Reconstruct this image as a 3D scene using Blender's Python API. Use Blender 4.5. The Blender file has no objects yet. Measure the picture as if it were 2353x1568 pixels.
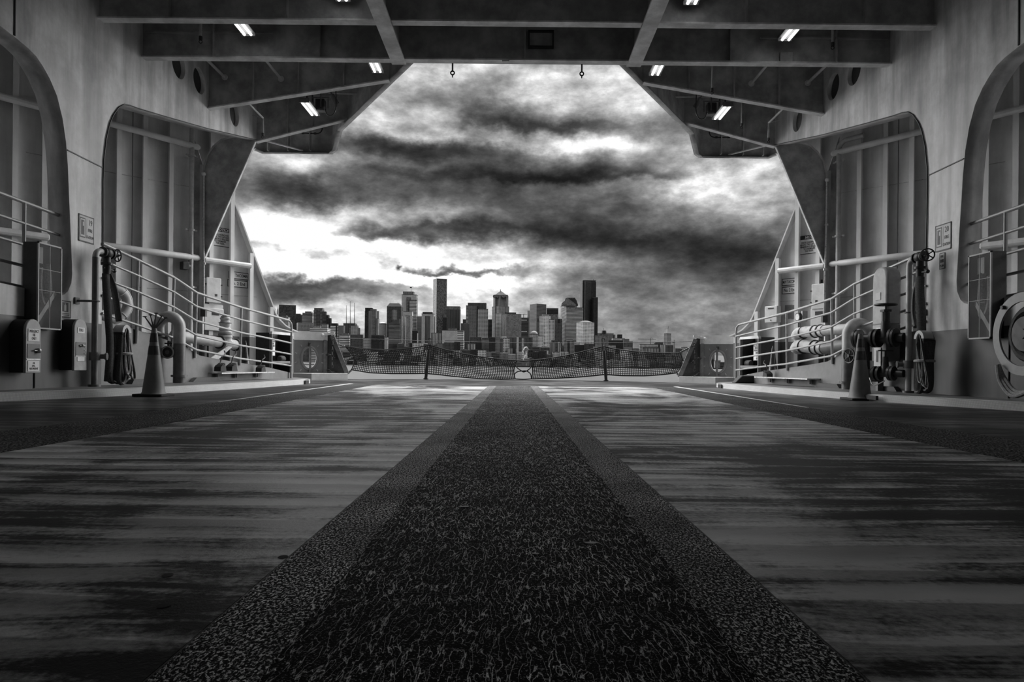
import bpy, bmesh, math, random
from mathutils import Vector, Matrix
random.seed(7)
S = bpy.context.scene
COL = S.collection
PI = math.pi
V = Vector
# ------------------------------------------------------------------ camera geometry
W, H = 2353.0, 1568.0
F = 1569.0                      # focal length in pixels (24 mm on a 36 mm wide sensor)
VX, VY = 1180.0, 838.0          # where the ship's axis points in the frame
ROLL = math.radians(0.55)
EYE = V((0, 0, 0.4))            # the camera stands 0.4 m above the car deck
cr, sr = math.cos(ROLL), math.sin(ROLL)

def ray(px, py):
    dx, dy = px - VX, VY - py
    return V(((dx*cr - dy*sr)/F, 1.0, (dx*sr + dy*cr)/F))
def onY(px, py, Y):
    return EYE + ray(px, py)*Y
def onX(px, py, X):
    d = ray(px, py); return EYE + d*(X/d.x)
def onZ(px, py, z=0.0):
    d = ray(px, py); return EYE + d*((z - EYE.z)/d.z)
def onP(px, py, p0, n):
    d = ray(px, py); return EYE + d*((V(p0) - EYE).dot(n)/d.dot(n))
def flip(p, s):
    """a point worked out on the port side, carried to side s (-1 port, +1 starboard)"""
    return V((-p[0] if s > 0 else p[0], p[1], p[2]))

# ------------------------------------------------------------------ mesh builder
class MB:
    def __init__(self): self.v = []; self.f = []
    def add(self, vs, fs):
        o = len(self.v); self.v += [V(a) for a in vs]; self.f += [tuple(o+i for i in q) for q in fs]; return self
    def box(self, c, s, R=None):
        vs = []
        for x in (-.5, .5):
            for y in (-.5, .5):
                for z in (-.5, .5):
                    d = V((x*s[0], y*s[1], z*s[2]))
                    vs.append(V(c) + (R @ d if R else d))
        return self.add(vs, [(0,1,3,2),(4,6,7,5),(0,4,5,1),(2,3,7,6),(0,2,6,4),(1,5,7,3)])
    def bar(self, p0, p1, w, h, up=(0,0,1)):
        p0, p1 = V(p0), V(p1); d = (p1-p0).normalized(); up = V(up)
        a = d.cross(up)
        if a.length < 1e-5: a = d.cross(V((1,0,0)))
        a.normalize(); b = a.cross(d).normalized()
        vs = [p + a*(i*w/2) + b*(j*h/2) for p in (p0, p1) for i, j in ((-1,-1),(1,-1),(1,1),(-1,1))]
        return self.add(vs, [(0,1,2,3),(7,6,5,4),(0,4,5,1),(1,5,6,2),(2,6,7,3),(3,7,4,0)])
    def cyl(self, p0, p1, r, r2=None, n=14):
        return self.tube([p0, p1], r, n, radii=[r, r if r2 is None else r2])
    def tube(self, pts, r, n=8, closed=False, radii=None, flat=None):
        pts = [V(p) for p in pts]; m = len(pts); o = len(self.v); prev = None
        for i, p in enumerate(pts):
            if closed: d = pts[(i+1) % m] - pts[i-1]
            else: d = pts[min(i+1, m-1)] - pts[max(i-1, 0)]
            d.normalize()
            if prev is None:
                a = d.cross(V((0,0,1)))
                if a.length < .05: a = d.cross(V((0,1,0)))
            else:
                a = prev - d*prev.dot(d)
                if a.length < 1e-4: a = d.cross(V((0,0,1)))
            a.normalize(); prev = a; b = d.cross(a)
            rr = radii[i] if radii else r
            for k in range(n):
                t = 2*PI*k/n + PI/n
                self.v.append(p + a*(rr*math.cos(t)) + b*(rr*(flat or 1)*math.sin(t)))
        for i in range(m if closed else m-1):
            for k in range(n):
                j = (i+1) % m; k2 = (k+1) % n
                self.f.append((o+i*n+k, o+i*n+k2, o+j*n+k2, o+j*n+k))
        if not closed:
            self.f.append(tuple(o+k for k in range(n))[::-1]); self.f.append(tuple(o+(m-1)*n+k for k in range(n)))
        return self
    def lathe(self, org, axis, prof, n=20):
        org, axis = V(org), V(axis).normalized()
        a = axis.cross(V((0,0,1)))
        if a.length < .05: a = axis.cross(V((0,1,0)))
        a.normalize(); b = axis.cross(a); o = len(self.v)
        for r, h in prof:
            for k in range(n):
                t = 2*PI*k/n; self.v.append(org + axis*h + a*(r*math.cos(t)) + b*(r*math.sin(t)))
        for i in range(len(prof)-1):
            for k in range(n):
                k2 = (k+1) % n; self.f.append((o+i*n+k, o+i*n+k2, o+(i+1)*n+k2, o+(i+1)*n+k))
        if prof[0][0] > 1e-6: self.f.append(tuple(o+k for k in range(n))[::-1])
        if prof[-1][0] > 1e-6: self.f.append(tuple(o+(len(prof)-1)*n+k for k in range(n)))
        return self
    def torus(self, c, axis, R, r, n=28, m=8, sx=1.0, a=None):
        c, axis = V(c), V(axis).normalized()
        if a is None:
            a = axis.cross(V((0,0,1)))
            if a.length < .05: a = axis.cross(V((0,1,0)))
        a = V(a).normalized(); b = axis.cross(a)
        pts = [c + a*(R*sx*math.cos(2*PI*k/n)) + b*(R*math.sin(2*PI*k/n)) for k in range(n)]
        return self.tube(pts, r, m, closed=True)
    def prism(self, poly, vec):
        n = len(poly); vec = V(vec)
        vs = [V(p) for p in poly] + [V(p)+vec for p in poly]
        return self.add(vs, [tuple(range(n))[::-1], tuple(range(n, 2*n))] + [(i, (i+1) % n, n+(i+1) % n, n+i) for i in range(n)])
    def ball(self, c, r, n=10, sc=(1,1,1)):
        c = V(c); pr = [(math.sin(PI*i/n), -math.cos(PI*i/n)) for i in range(n+1)]; o = len(self.v); k2 = n*2
        for rr, h in pr:
            for k in range(k2):
                t = 2*PI*k/k2; self.v.append(c + V((r*sc[0]*rr*math.cos(t), r*sc[1]*rr*math.sin(t), r*sc[2]*h)))
        for i in range(n):
            for k in range(k2): self.f.append((o+i*k2+k, o+i*k2+(k+1) % k2, o+(i+1)*k2+(k+1) % k2, o+(i+1)*k2+k))
        return self
    def build(self, name, mat, parent=None, sharp=35, bevel=0, origin=None):
        me = bpy.data.meshes.new(name)
        o0 = V(origin) if origin is not None else V((0,0,0))
        me.from_pydata([a - o0 for a in self.v], [], self.f)
        bm = bmesh.new(); bm.from_mesh(me)
        bmesh.ops.remove_doubles(bm, verts=bm.verts, dist=1e-5)
        bmesh.ops.recalc_face_normals(bm, faces=bm.faces)
        for f in bm.faces: f.smooth = True
        bm.to_mesh(me); bm.free()
        me.set_sharp_from_angle(angle=math.radians(sharp))
        me.materials.append(mat)
        o = bpy.data.objects.new(name, me); COL.objects.link(o); o.location = o0
        if bevel:
            b = o.modifiers.new('edge', 'BEVEL'); b.width = bevel; b.segments = 2; b.limit_method = 'ANGLE'
        if parent is not None: hook(o, parent)
        return o

def hook(o, parent):
    o.parent = parent
    o.matrix_parent_inverse = parent_matrix(parent).inverted()
def parent_matrix(p):
    m = p.matrix_basis.copy()
    if p.parent is not None: m = parent_matrix(p.parent) @ p.matrix_parent_inverse @ m
    return m
def tag(o, label=None, cat=None, group=None, kind=None):
    if label: o['label'] = label
    if cat: o['category'] = cat
    if group: o['group'] = group
    if kind: o['kind'] = kind
    return o
def thing(name, label, cat, loc, group=None):
    o = bpy.data.objects.new(name, None); COL.objects.link(o); o.location = V(loc); o.empty_display_size = .1
    return tag(o, label, cat, group)
def struct(o, label=None): 
    return tag(o, label, None, None, 'structure')
def plate(name, outline, holes, thick, M, mat, parent=None):
    """flat plate with openings: outline and holes are 2-D loops, M carries local XY to the world"""
    cu = bpy.data.curves.new('loop', 'CURVE'); cu.dimensions = '2D'; cu.fill_mode = 'BOTH'; cu.extrude = thick/2
    for loop in [outline] + holes:
        sp = cu.splines.new('POLY'); sp.points.add(len(loop)-1); sp.use_cyclic_u = True
        for p, q in zip(sp.points, loop): p.co = (q[0], q[1], 0, 1)
    t = bpy.data.objects.new('loop', cu)
    me = bpy.data.meshes.new_from_object(t); me.transform(M)
    bpy.data.objects.remove(t); bpy.data.curves.remove(cu)
    bm = bmesh.new(); bm.from_mesh(me)
    bmesh.ops.remove_doubles(bm, verts=bm.verts, dist=1e-5); bmesh.ops.recalc_face_normals(bm, faces=bm.faces)
    bm.to_mesh(me); bm.free()
    me.name = name; me.materials.clear(); me.materials.append(mat)
    o = bpy.data.objects.new(name, me); COL.objects.link(o)
    if parent is not None: hook(o, parent)
    return o
def frame(o, x, y):
    """matrix with origin o, local x and y axes as given"""
    x = V(x).normalized(); z = x.cross(V(y)).normalized(); y = z.cross(x)
    M = Matrix((x, y, z)).transposed().to_4x4(); M.translation = V(o); return M
def words(name, text, size, M, mat, parent, bold=0.0, shear=0.0, align='CENTER', xs=1.0):
    cu = bpy.data.curves.new('letters', 'FONT'); cu.body = text; cu.size = size; cu.extrude = .0008; cu.offset = bold*size
    cu.align_x = align; cu.align_y = 'CENTER'; cu.shear = shear; cu.space_line = .92; cu.resolution_u = 2
    t = bpy.data.objects.new('letters', cu); me = bpy.data.meshes.new_from_object(t)
    bpy.data.objects.remove(t); bpy.data.curves.remove(cu)
    me.transform(Matrix.Diagonal((xs, 1, 1, 1))); me.transform(M); me.name = name; me.materials.clear(); me.materials.append(mat)
    o = bpy.data.objects.new(name, me); COL.objects.link(o); hook(o, parent); return o
def copy_tree(o, parent=None):
    c = o.copy(); COL.objects.link(c)
    if parent is not None: c.parent = parent
    for ch in list(o.children): copy_tree(ch, c)
    return c
def arc(c, r, a0, a1, n, ux, uz):
    return [V(c) + V(ux)*(r*math.cos(math.radians(a0+(a1-a0)*i/n))) + V(uz)*(r*math.sin(math.radians(a0+(a1-a0)*i/n))) for i in range(n+1)]
def smooth_path(pts, k=6):
    """Catmull-Rom through the points"""
    pts = [V(p) for p in pts]; out = []
    for i in range(len(pts)-1):
        a, b, c, d = pts[max(i-1,0)], pts[i], pts[i+1], pts[min(i+2, len(pts)-1)]
        for j in range(k):
            t = j/k; out.append(.5*((2*b) + (c-a)*t + (2*a-5*b+4*c-d)*t*t + (3*b-a-3*c+d)*t**3))
    return out + [pts[-1]]

# ------------------------------------------------------------------ materials
class NT:
    def __init__(self, name):
        self.m = bpy.data.materials.new(name); self.m.use_nodes = True; self.t = self.m.node_tree
        self.b = self.t.nodes['Principled BSDF']
    def n(self, typ, **kw):
        nd = self.t.nodes.new(typ)
        for k, v in kw.items(): setattr(nd, k, v)
        return nd
    def put(self, sock, v):
        if v is None: return
        if hasattr(v, 'is_output') or isinstance(v, bpy.types.NodeSocket): self.t.links.new(v, sock)
        elif isinstance(v, (int, float)) and sock.type == 'RGBA': sock.default_value = (v, v, v, 1)
        elif isinstance(v, (int, float)) and sock.type == 'VECTOR': sock.default_value = (v, v, v)
        else: sock.default_value = v
    def math(self, op, a, b=None, c=None):
        nd = self.n('ShaderNodeMath', operation=op)
        for s, v in zip(nd.inputs, (a, b, c)): self.put(s, v)
        return nd.outputs[0]
    def vmath(self, op, a, b=None):
        nd = self.n('ShaderNodeVectorMath', operation=op)
        for s, v in zip(nd.inputs, (a, b)): self.put(s, v)
        return nd.outputs['Value'] if op in ('DOT_PRODUCT', 'LENGTH') else nd.outputs[0]
    def mix(self, f, a, b):
        nd = self.n('ShaderNodeMix', data_type='RGBA'); self.put(nd.inputs[0], f); self.put(nd.inputs[6], a); self.put(nd.inputs[7], b)
        return nd.outputs[2]
    def noise(self, vec, scale, detail=4, rough=.5, typ='FBM', dist=0.0):
        nd = self.n('ShaderNodeTexNoise', noise_type=typ); self.put(nd.inputs['Vector'], vec); nd.inputs['Scale'].default_value = scale
        nd.inputs['Detail'].default_value = detail; nd.inputs['Roughness'].default_value = rough; nd.inputs['Distortion'].default_value = dist
        return nd.outputs[0]
    def ramp(self, f, lo, hi, a, b):
        nd = self.n('ShaderNodeMapRange', interpolation_type='SMOOTHSTEP'); self.put(nd.inputs[0], f)
        for i, v in zip((1,2,3,4), (lo, hi, a, b)): nd.inputs[i].default_value = v
        return nd.outputs[0]
    def pos(self): return self.n('ShaderNodeNewGeometry').outputs['Position']
    def obj(self): return self.n('ShaderNodeTexCoord').outputs['Object']
    def sep(self, v): return self.n('ShaderNodeSeparateXYZ').outputs if False else self._sep(v)
    def _sep(self, v):
        nd = self.n('ShaderNodeSeparateXYZ'); self.t.links.new(v, nd.inputs[0]); return nd.outputs
    def comb(self, x, y, z):
        nd = self.n('ShaderNodeCombineXYZ')
        for s, v in zip(nd.inputs, (x, y, z)): self.put(s, v)
        return nd.outputs[0]
    def bump(self, h, strength=.3, dist=.01):
        nd = self.n('ShaderNodeBump'); self.put(nd.inputs['Height'], h); nd.inputs['Strength'].default_value = strength; nd.inputs['Distance'].default_value = dist
        self.t.links.new(nd.outputs[0], self.b.inputs['Normal'])
    def out(self, col=None, rough=None, metal=None, spec=None):
        self.put(self.b.inputs['Base Color'], col); self.put(self.b.inputs['Roughness'], rough)
        self.put(self.b.inputs['Metallic'], metal); self.put(self.b.inputs['Specular IOR Level'], spec)
        return self.m

def paint(name, a, rough=.45, var=.25, band=None, low=.1, streak=True, spec=.5):
    """painted steel with run-down dirt; below the height `band` the paint is the other colour `low`"""
    t = NT(name); P = t.pos()
    n1 = t.noise(t.vmath('MULTIPLY', P, (3.2, 3.2, .35) if streak else (3, 3, 3)), 1.0, 5, .6)
    n2 = t.noise(P, 1.5, 7, .68)
    d = t.math('MULTIPLY', t.ramp(n1, .3, .7, 1-var, 1+var*.4), t.ramp(n2, .3, .72, 1-var*.8, 1+var*.3))
    base = a
    if band is not None:
        z = t._sep(P)[2]; k = t.math('GREATER_THAN', z, band)
        base = t.mix(k, low, a)
    c = t.n('ShaderNodeMix', data_type='RGBA', blend_type='MULTIPLY'); c.inputs[0].default_value = 1
    t.put(c.inputs[6], base); t.t.links.new(d, c.inputs[7])
    t.bump(t.noise(P, 5.0, 3, .5), .12, .02)
    return t.out(c.outputs[2], t.ramp(n2, .3, .7, rough-.1, rough+.12), 0.0, spec)
def plain(name, a, rough=.5, metal=0.0, var=.2, scale=14, bump=.1, spec=.5):
    t = NT(name); P = t.pos(); n = t.noise(P, scale, 5, .6)
    c = t.ramp(n, .25, .75, a*(1-var), a*(1+var))
    if bump: t.bump(n, bump, .01)
    return t.out(c, t.ramp(n, .3, .7, max(.04, rough-.08), rough+.08), metal, spec)
def glow(name, e):
    t = NT(name); t.b.inputs['Emission Color'].default_value = (1,1,1,1); t.b.inputs['Emission Strength'].default_value = e
    return t.out(.8, .3)

M_WALL = paint('wall_paint', .58, .42, .42, band=.87, low=.075)
M_JAMB = paint('jamb_paint', .62, .45, .3, band=.87, low=.075)
M_HULL = paint('hull_paint', .68, .45, .2, band=.95, low=.17)
M_STIFF = paint('stiffener_paint', .70, .45, .15, band=.95, low=.17)
M_OVER = paint('overhead_paint', .42, .5, .3, streak=False)
M_FLANGE_LIT = paint('flange_lit_paint', .68, .5, .3, streak=False)  # overhead paint made paler, light from below put into the colour
M_RAIL = plain('rail_paint', .32, .35, 0, .15)
M_BULW = plain('bulwark_paint', .14, .5, 0, .15, 6)
M_CAP = plain('bulwark_cap_paint', .62, .45, 0, .12, 6)
M_KICK = plain('ramp_plate_paint', .15, .5, 0, .25, 5)
M_RAMP = plain('ramp_deck', .10, .6, 0, .25, 5)
M_PIPE = plain('pale_pipe_paint', .42, .38, 0, .18, 9)
M_PIPED = plain('dark_pipe_paint', .13, .4, 0, .3, 9)
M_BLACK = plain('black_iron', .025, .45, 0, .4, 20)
M_RUBBER = plain('black_rubber', .02, .7, 0, .4, 25)
M_HOSE = plain('hose_canvas', .07, .75, 0, .45, 60, .3)
M_HOSEL = plain('pale_hose_canvas', .30, .75, 0, .3, 60, .3)
M_STEEL = plain('galvanised_steel', .40, .35, .7, .25, 30)
M_SIGN = plain('sign_white', .68, .45, 0, .08, 8, 0)
M_SIGNG = plain('sign_grey', .42, .45, 0, .12, 8, 0)
M_INK = plain('sign_black', .02, .5, 0, .1, 8, 0)
M_BOXG = plain('box_paint', .33, .42, 0, .2, 7)
M_BOXW = plain('enclosure_white', .62, .42, 0, .12, 7)
M_CONE = plain('cone_vinyl', .22, .5, 0, .12, 10)
M_COLLAR = plain('cone_collar', .045, .35, 0, .3, 10)
M_CANVAS = plain('white_canvas_wrap', .60, .8, 0, .2, 12, .5)
M_TUBE = glow('lamp_tube', 3.0)
M_ROPE = plain('net_rope', .02, .8, 0, .4, 40)
M_RING = plain('life_ring', .35, .5, 0, .15, 9)
M_TAPE = plain('reflective_tape', .7, .3, 0, .1, 9)
def clear_mat():
    m = bpy.data.materials.new('clear_cover'); m.use_nodes = True; t = m.node_tree; t.nodes.remove(t.nodes['Principled BSDF'])
    g = t.nodes.new('ShaderNodeBsdfGlossy'); g.inputs['Roughness'].default_value = .08; tr = t.nodes.new('ShaderNodeBsdfTransparent'); tr.inputs[0].default_value = (.8,.8,.8,1)
    mx = t.nodes.new('ShaderNodeMixShader'); mx.inputs[0].default_value = .015
    t.links.new(tr.outputs[0], mx.inputs[1]); t.links.new(g.outputs[0], mx.inputs[2])
    t.links.new(mx.outputs[0], t.nodes['Material Output'].inputs[0]); return m
M_CLEAR = clear_mat()

def deck_mat(name, a, dark, buckle=True, lo=.46, hi=.58, spec=.85):
    """wet steel deck: dirt dragged across the ship by rain water, plates dished between their frames, their light bands in the colour"""
    t = NT(name); P = t.pos(); x, y, z = t._sep(P)
    wav = t.math('MULTIPLY', t.noise(t.comb(t.math('MULTIPLY', x, .8), t.math('MULTIPLY', y, .8), 5.0), 1.0, 3, .5), .5)
    y2 = t.math('ADD', y, t.math('MULTIPLY', wav, .35))
    st = t.noise(t.comb(t.math('MULTIPLY', x, .9), t.math('MULTIPLY', y2, 9.0), 0), 1.0, 8, .66, dist=.5)
    bl = t.noise(t.comb(t.math('MULTIPLY', x, .9), t.math('MULTIPLY', y, .55), 3.0), 1.0, 6, .62, dist=.6)
    fi = t.noise(P, 70, 4, .65)
    k = t.math('ADD', t.math('ADD', t.math('MULTIPLY', st, .45), t.math('MULTIPLY', bl, .45)), t.math('MULTIPLY', fi, .12))
    dry = t.ramp(k, lo, hi, 0, 1)
    col = t.mix(dry, dark, a)
    rough = t.ramp(dry, 0, 1, .40, .38)
    h = t.math('MULTIPLY', t.noise(P, 110, 3, .6), .0012)
    if buckle:
        wob = t.math('MULTIPLY', t.noise(t.comb(t.math('MULTIPLY', x, .5), t.math('MULTIPLY', y, .5), 1.0), 2.0, 4, .55), .16)
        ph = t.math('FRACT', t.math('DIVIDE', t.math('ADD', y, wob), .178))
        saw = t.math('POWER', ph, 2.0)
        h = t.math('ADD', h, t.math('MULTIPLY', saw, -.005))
        ed = t.math('MULTIPLY', t.ramp(ph, .0, .75, 1.5, .5), t.ramp(ph, .95, 1.0, 1, 3))  # bright and dark reflection bands painted into the colour
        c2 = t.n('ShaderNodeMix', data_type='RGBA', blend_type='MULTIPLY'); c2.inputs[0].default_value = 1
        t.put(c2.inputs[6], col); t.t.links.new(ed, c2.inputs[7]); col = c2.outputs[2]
        seam = t.math('LESS_THAN', t.math('ABSOLUTE', t.math('SUBTRACT', y, 2.035)), .0045)
        col = t.mix(seam, col, .004)
    t.bump(h, 1.0, 1.0)
    return t.out(col, rough, 0.0, t.ramp(dry, 0, 1, .03, spec))
M_DECK = deck_mat('deck_paint', .11, .02, buckle=False, lo=.46, hi=.64, spec=.25)
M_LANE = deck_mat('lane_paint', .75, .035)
def grit(name, pale, dark, sx, sy, width, bs=.6, seed=0.0, speck=False):
    """anti-slip coating: wrinkled ridges, worn tops and wet glints painted pale in the colour"""
    t = NT(name); P = t.pos(); x, y, z = t._sep(P)
    w = t.noise(P, 4, 3, .5)
    v = t.comb(t.math('MULTIPLY', t.math('ADD', x, t.math('MULTIPLY', w, .05)), sx), t.math('MULTIPLY', y, sy), seed)
    n = t.noise(v, 1.0, 2.0, .55, dist=.25)
    r = t.ramp(n, .50, .50+width*2, 0, 1) if speck else t.ramp(t.math('ABSOLUTE', t.math('SUBTRACT', n, .5)), 0, width, 1, 0)
    g = t.noise(P, 420, 2, .6)
    m = t.noise(P, 2.2, 4, .6)
    k = t.math('MULTIPLY', r, t.ramp(g, .34, .54, .10, 1))
    k = t.math('MAXIMUM', k, t.math('MULTIPLY', t.ramp(t.noise(P, 300, 2, .55), .57, .65, 0, 1), .36))  # fine speckle of wet sparkle, painted pale
    k = t.math('MULTIPLY', k, t.ramp(m, .32, .68, .55, 1.0))
    t.bump(t.math('ADD', r, t.math('MULTIPLY', g, .7)), bs, .004)
    return t.out(t.mix(k, dark, pale), t.ramp(k, 0, 1, .6, .26), t.math('MULTIPLY', k, .75), t.ramp(k, 0, 1, .02, .9))
M_STRIP = grit('anti_slip_strip', .95, .007, 80, 15, .030)
M_EDGE = grit('anti_slip_border', .95, .03, 230, 120, .04, seed=3.0, speck=True)
M_SIDE = grit('side_anti_slip', .25, .008, 130, 60, .05, seed=7.0, speck=True)
def tread():
    t = NT('tread_plate'); P = t.pos(); x, y, z = t._sep(P)
    a = t.math('SINE', t.math('MULTIPLY', t.math('ADD', y, z), 300)); b = t.math('SINE', t.math('MULTIPLY', t.math('SUBTRACT', y, z), 300))
    h = t.ramp(t.math('MULTIPLY', a, b), .2, .7, 0, 1)
    t.bump(h, .8, .004)
    return t.out(t.ramp(t.math('ADD', h, t.noise(P, 3, 4, .6)), .3, 1.5, .45, .85), .40, .0)
M_TREAD = tread()
M_WALK = plain('walkway_paint', .10, .5, 0, .3, 4)
def water():
    t = NT('harbour_water'); P = t.pos(); x, y, z = t._sep(P)
    n = t.noise(t.comb(t.math('MULTIPLY', x, .12), t.math('MULTIPLY', y, .3), 0), 1.0, 5, .6)
    n2 = t.noise(t.comb(t.math('MULTIPLY', x, .9), t.math('MULTIPLY', y, 2.0), 0), 1.0, 3, .6)
    t.bump(t.math('ADD', n, t.math('MULTIPLY', n2, .25)), .55, 1.2)
    return t.out(t.ramp(t.math('ADD', n2, t.math('MULTIPLY', n, .6)), .55, 1.05, .02, .16), .28, 0, .28)
M_WATER = water()

def facade(name, wall, glass, fh=4.0, bw=3.5, fv=.6, fw=.7, top=None, rnd=.5):
    t = NT(name); tc = t.n('ShaderNodeTexCoord'); x, y, z = t._sep(tc.outputs['Object']); nx, ny, nz = t._sep(tc.outputs['Normal'])
    side = t.math('GREATER_THAN', t.math('ABSOLUTE', nx), t.math('ABSOLUTE', ny))
    h = t.math('ADD', t.math('MULTIPLY', side, y), t.math('MULTIPLY', t.math('SUBTRACT', 1.0, side), x))
    a, b = t.math('DIVIDE', z, fh), t.math('DIVIDE', h, bw)
    win = t.math('MULTIPLY', t.math('LESS_THAN', t.math('FRACT', a), fv), t.math('LESS_THAN', t.math('FRACT', b), fw))
    win = t.math('MULTIPLY', win, t.math('LESS_THAN', nz, .5))
    wn = t.n('ShaderNodeTexWhiteNoise', noise_dimensions='3D'); t.t.links.new(t.comb(t.math('FLOOR', a), t.math('FLOOR', b), side), wn.inputs['Vector'])
    g = t.math('MULTIPLY', glass, t.ramp(wn.outputs['Value'], 0, 1, 1-rnd, 1+rnd*1.6))
    w = t.math('MULTIPLY', wall, t.ramp(t.noise(tc.outputs['Object'], .05, 4, .6), .3, .7, .8, 1.12))
    return t.out(t.mix(win, w, g), .55, 0, .3)
FC = {
 'pale_band':   facade('pale_banded_facade', .42, .03, 4.4, 400, .55, 1.1),
 'white_band':  facade('white_banded_facade', .62, .03, 5.2, 400, .48, 1.1),
 'mid_band':    facade('grey_banded_facade', .22, .03, 4.2, 400, .58, 1.1),
 'dark_band':   facade('dark_banded_facade', .10, .015, 4.8, 400, .6, 1.1),
 'pale_grid':   facade('pale_grid_facade', .44, .04, 4.6, 3.8, .62, .62),
 'white_grid':  facade('white_grid_facade', .60, .04, 4.9, 4.6, .6, .6),
 'mid_grid':    facade('grey_grid_facade', .20, .035, 4.2, 3.8, .6, .6),
 'dark_grid':   facade('dark_grid_facade', .085, .018, 4.4, 4.2, .65, .65, rnd=.8),
 'dark_glass':  facade('dark_glass_facade', .035, .016, 4.4, 5.0, .85, .85, rnd=.8),
 'black_glass': facade('black_glass_facade', .020, .012, 4.4, 4.0, .7, .8, rnd=.5),
 'speckle':     facade('speckled_glass_facade', .075, .06, 3.6, 2.4, .85, .8, rnd=.7),
 'pale_col':    facade('pale_ribbed_facade', .50, .04, 900, 4.6, 1.1, .55),
 'mid_col':     facade('grey_ribbed_facade', .22, .045, 900, 3.6, 1.1, .5),
 'dark_col':    facade('dark_ribbed_facade', .11, .03, 900, 4.0, 1.1, .55),
 'pale_plain':  facade('pale_plain_facade', .42, .34, 3.6, 4.0, .5, .6, rnd=.15),
 'mid_glass':   facade('grey_glass_facade', .17, .12, 4.2, 3.6, .8, .85, rnd=.35),
 'roof':        plain('slate_roof', .06, .6, 0, .2, .1, 0),
 'roofpale':    plain('pale_roof', .50, .6, 0, .2, .1, 0),
}
# ------------------------------------------------------------------ view and camera
vs = S.view_settings
S.display_settings.display_device = 'sRGB'
vs.view_transform = 'Standard'; vs.look = 'None'; vs.gamma = 1.0; vs.use_curve_mapping = False; vs.exposure = 0.0
cam = bpy.data.cameras.new('camera'); camo = bpy.data.objects.new('camera', cam); COL.objects.link(camo)
cam.sensor_fit = 'HORIZONTAL'; cam.sensor_width = 36.0; cam.lens = F/W*36.0
cam.shift_x = (W/2 - VX)/W; cam.shift_y = (VY - H/2)/W
cam.clip_start = .05; cam.clip_end = 20000
Mc = Matrix(((cr, -sr, 0, EYE.x), (0, 0, -1, EYE.y), (sr, cr, 0, EYE.z), (0, 0, 0, 1)))
camo.matrix_world = Mc
S.camera = camo

S.cycles.max_bounces = 6; S.cycles.diffuse_bounces = 3; S.cycles.glossy_bounces = 3; S.cycles.transparent_max_bounces = 6; S.cycles.use_light_tree = False

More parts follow.
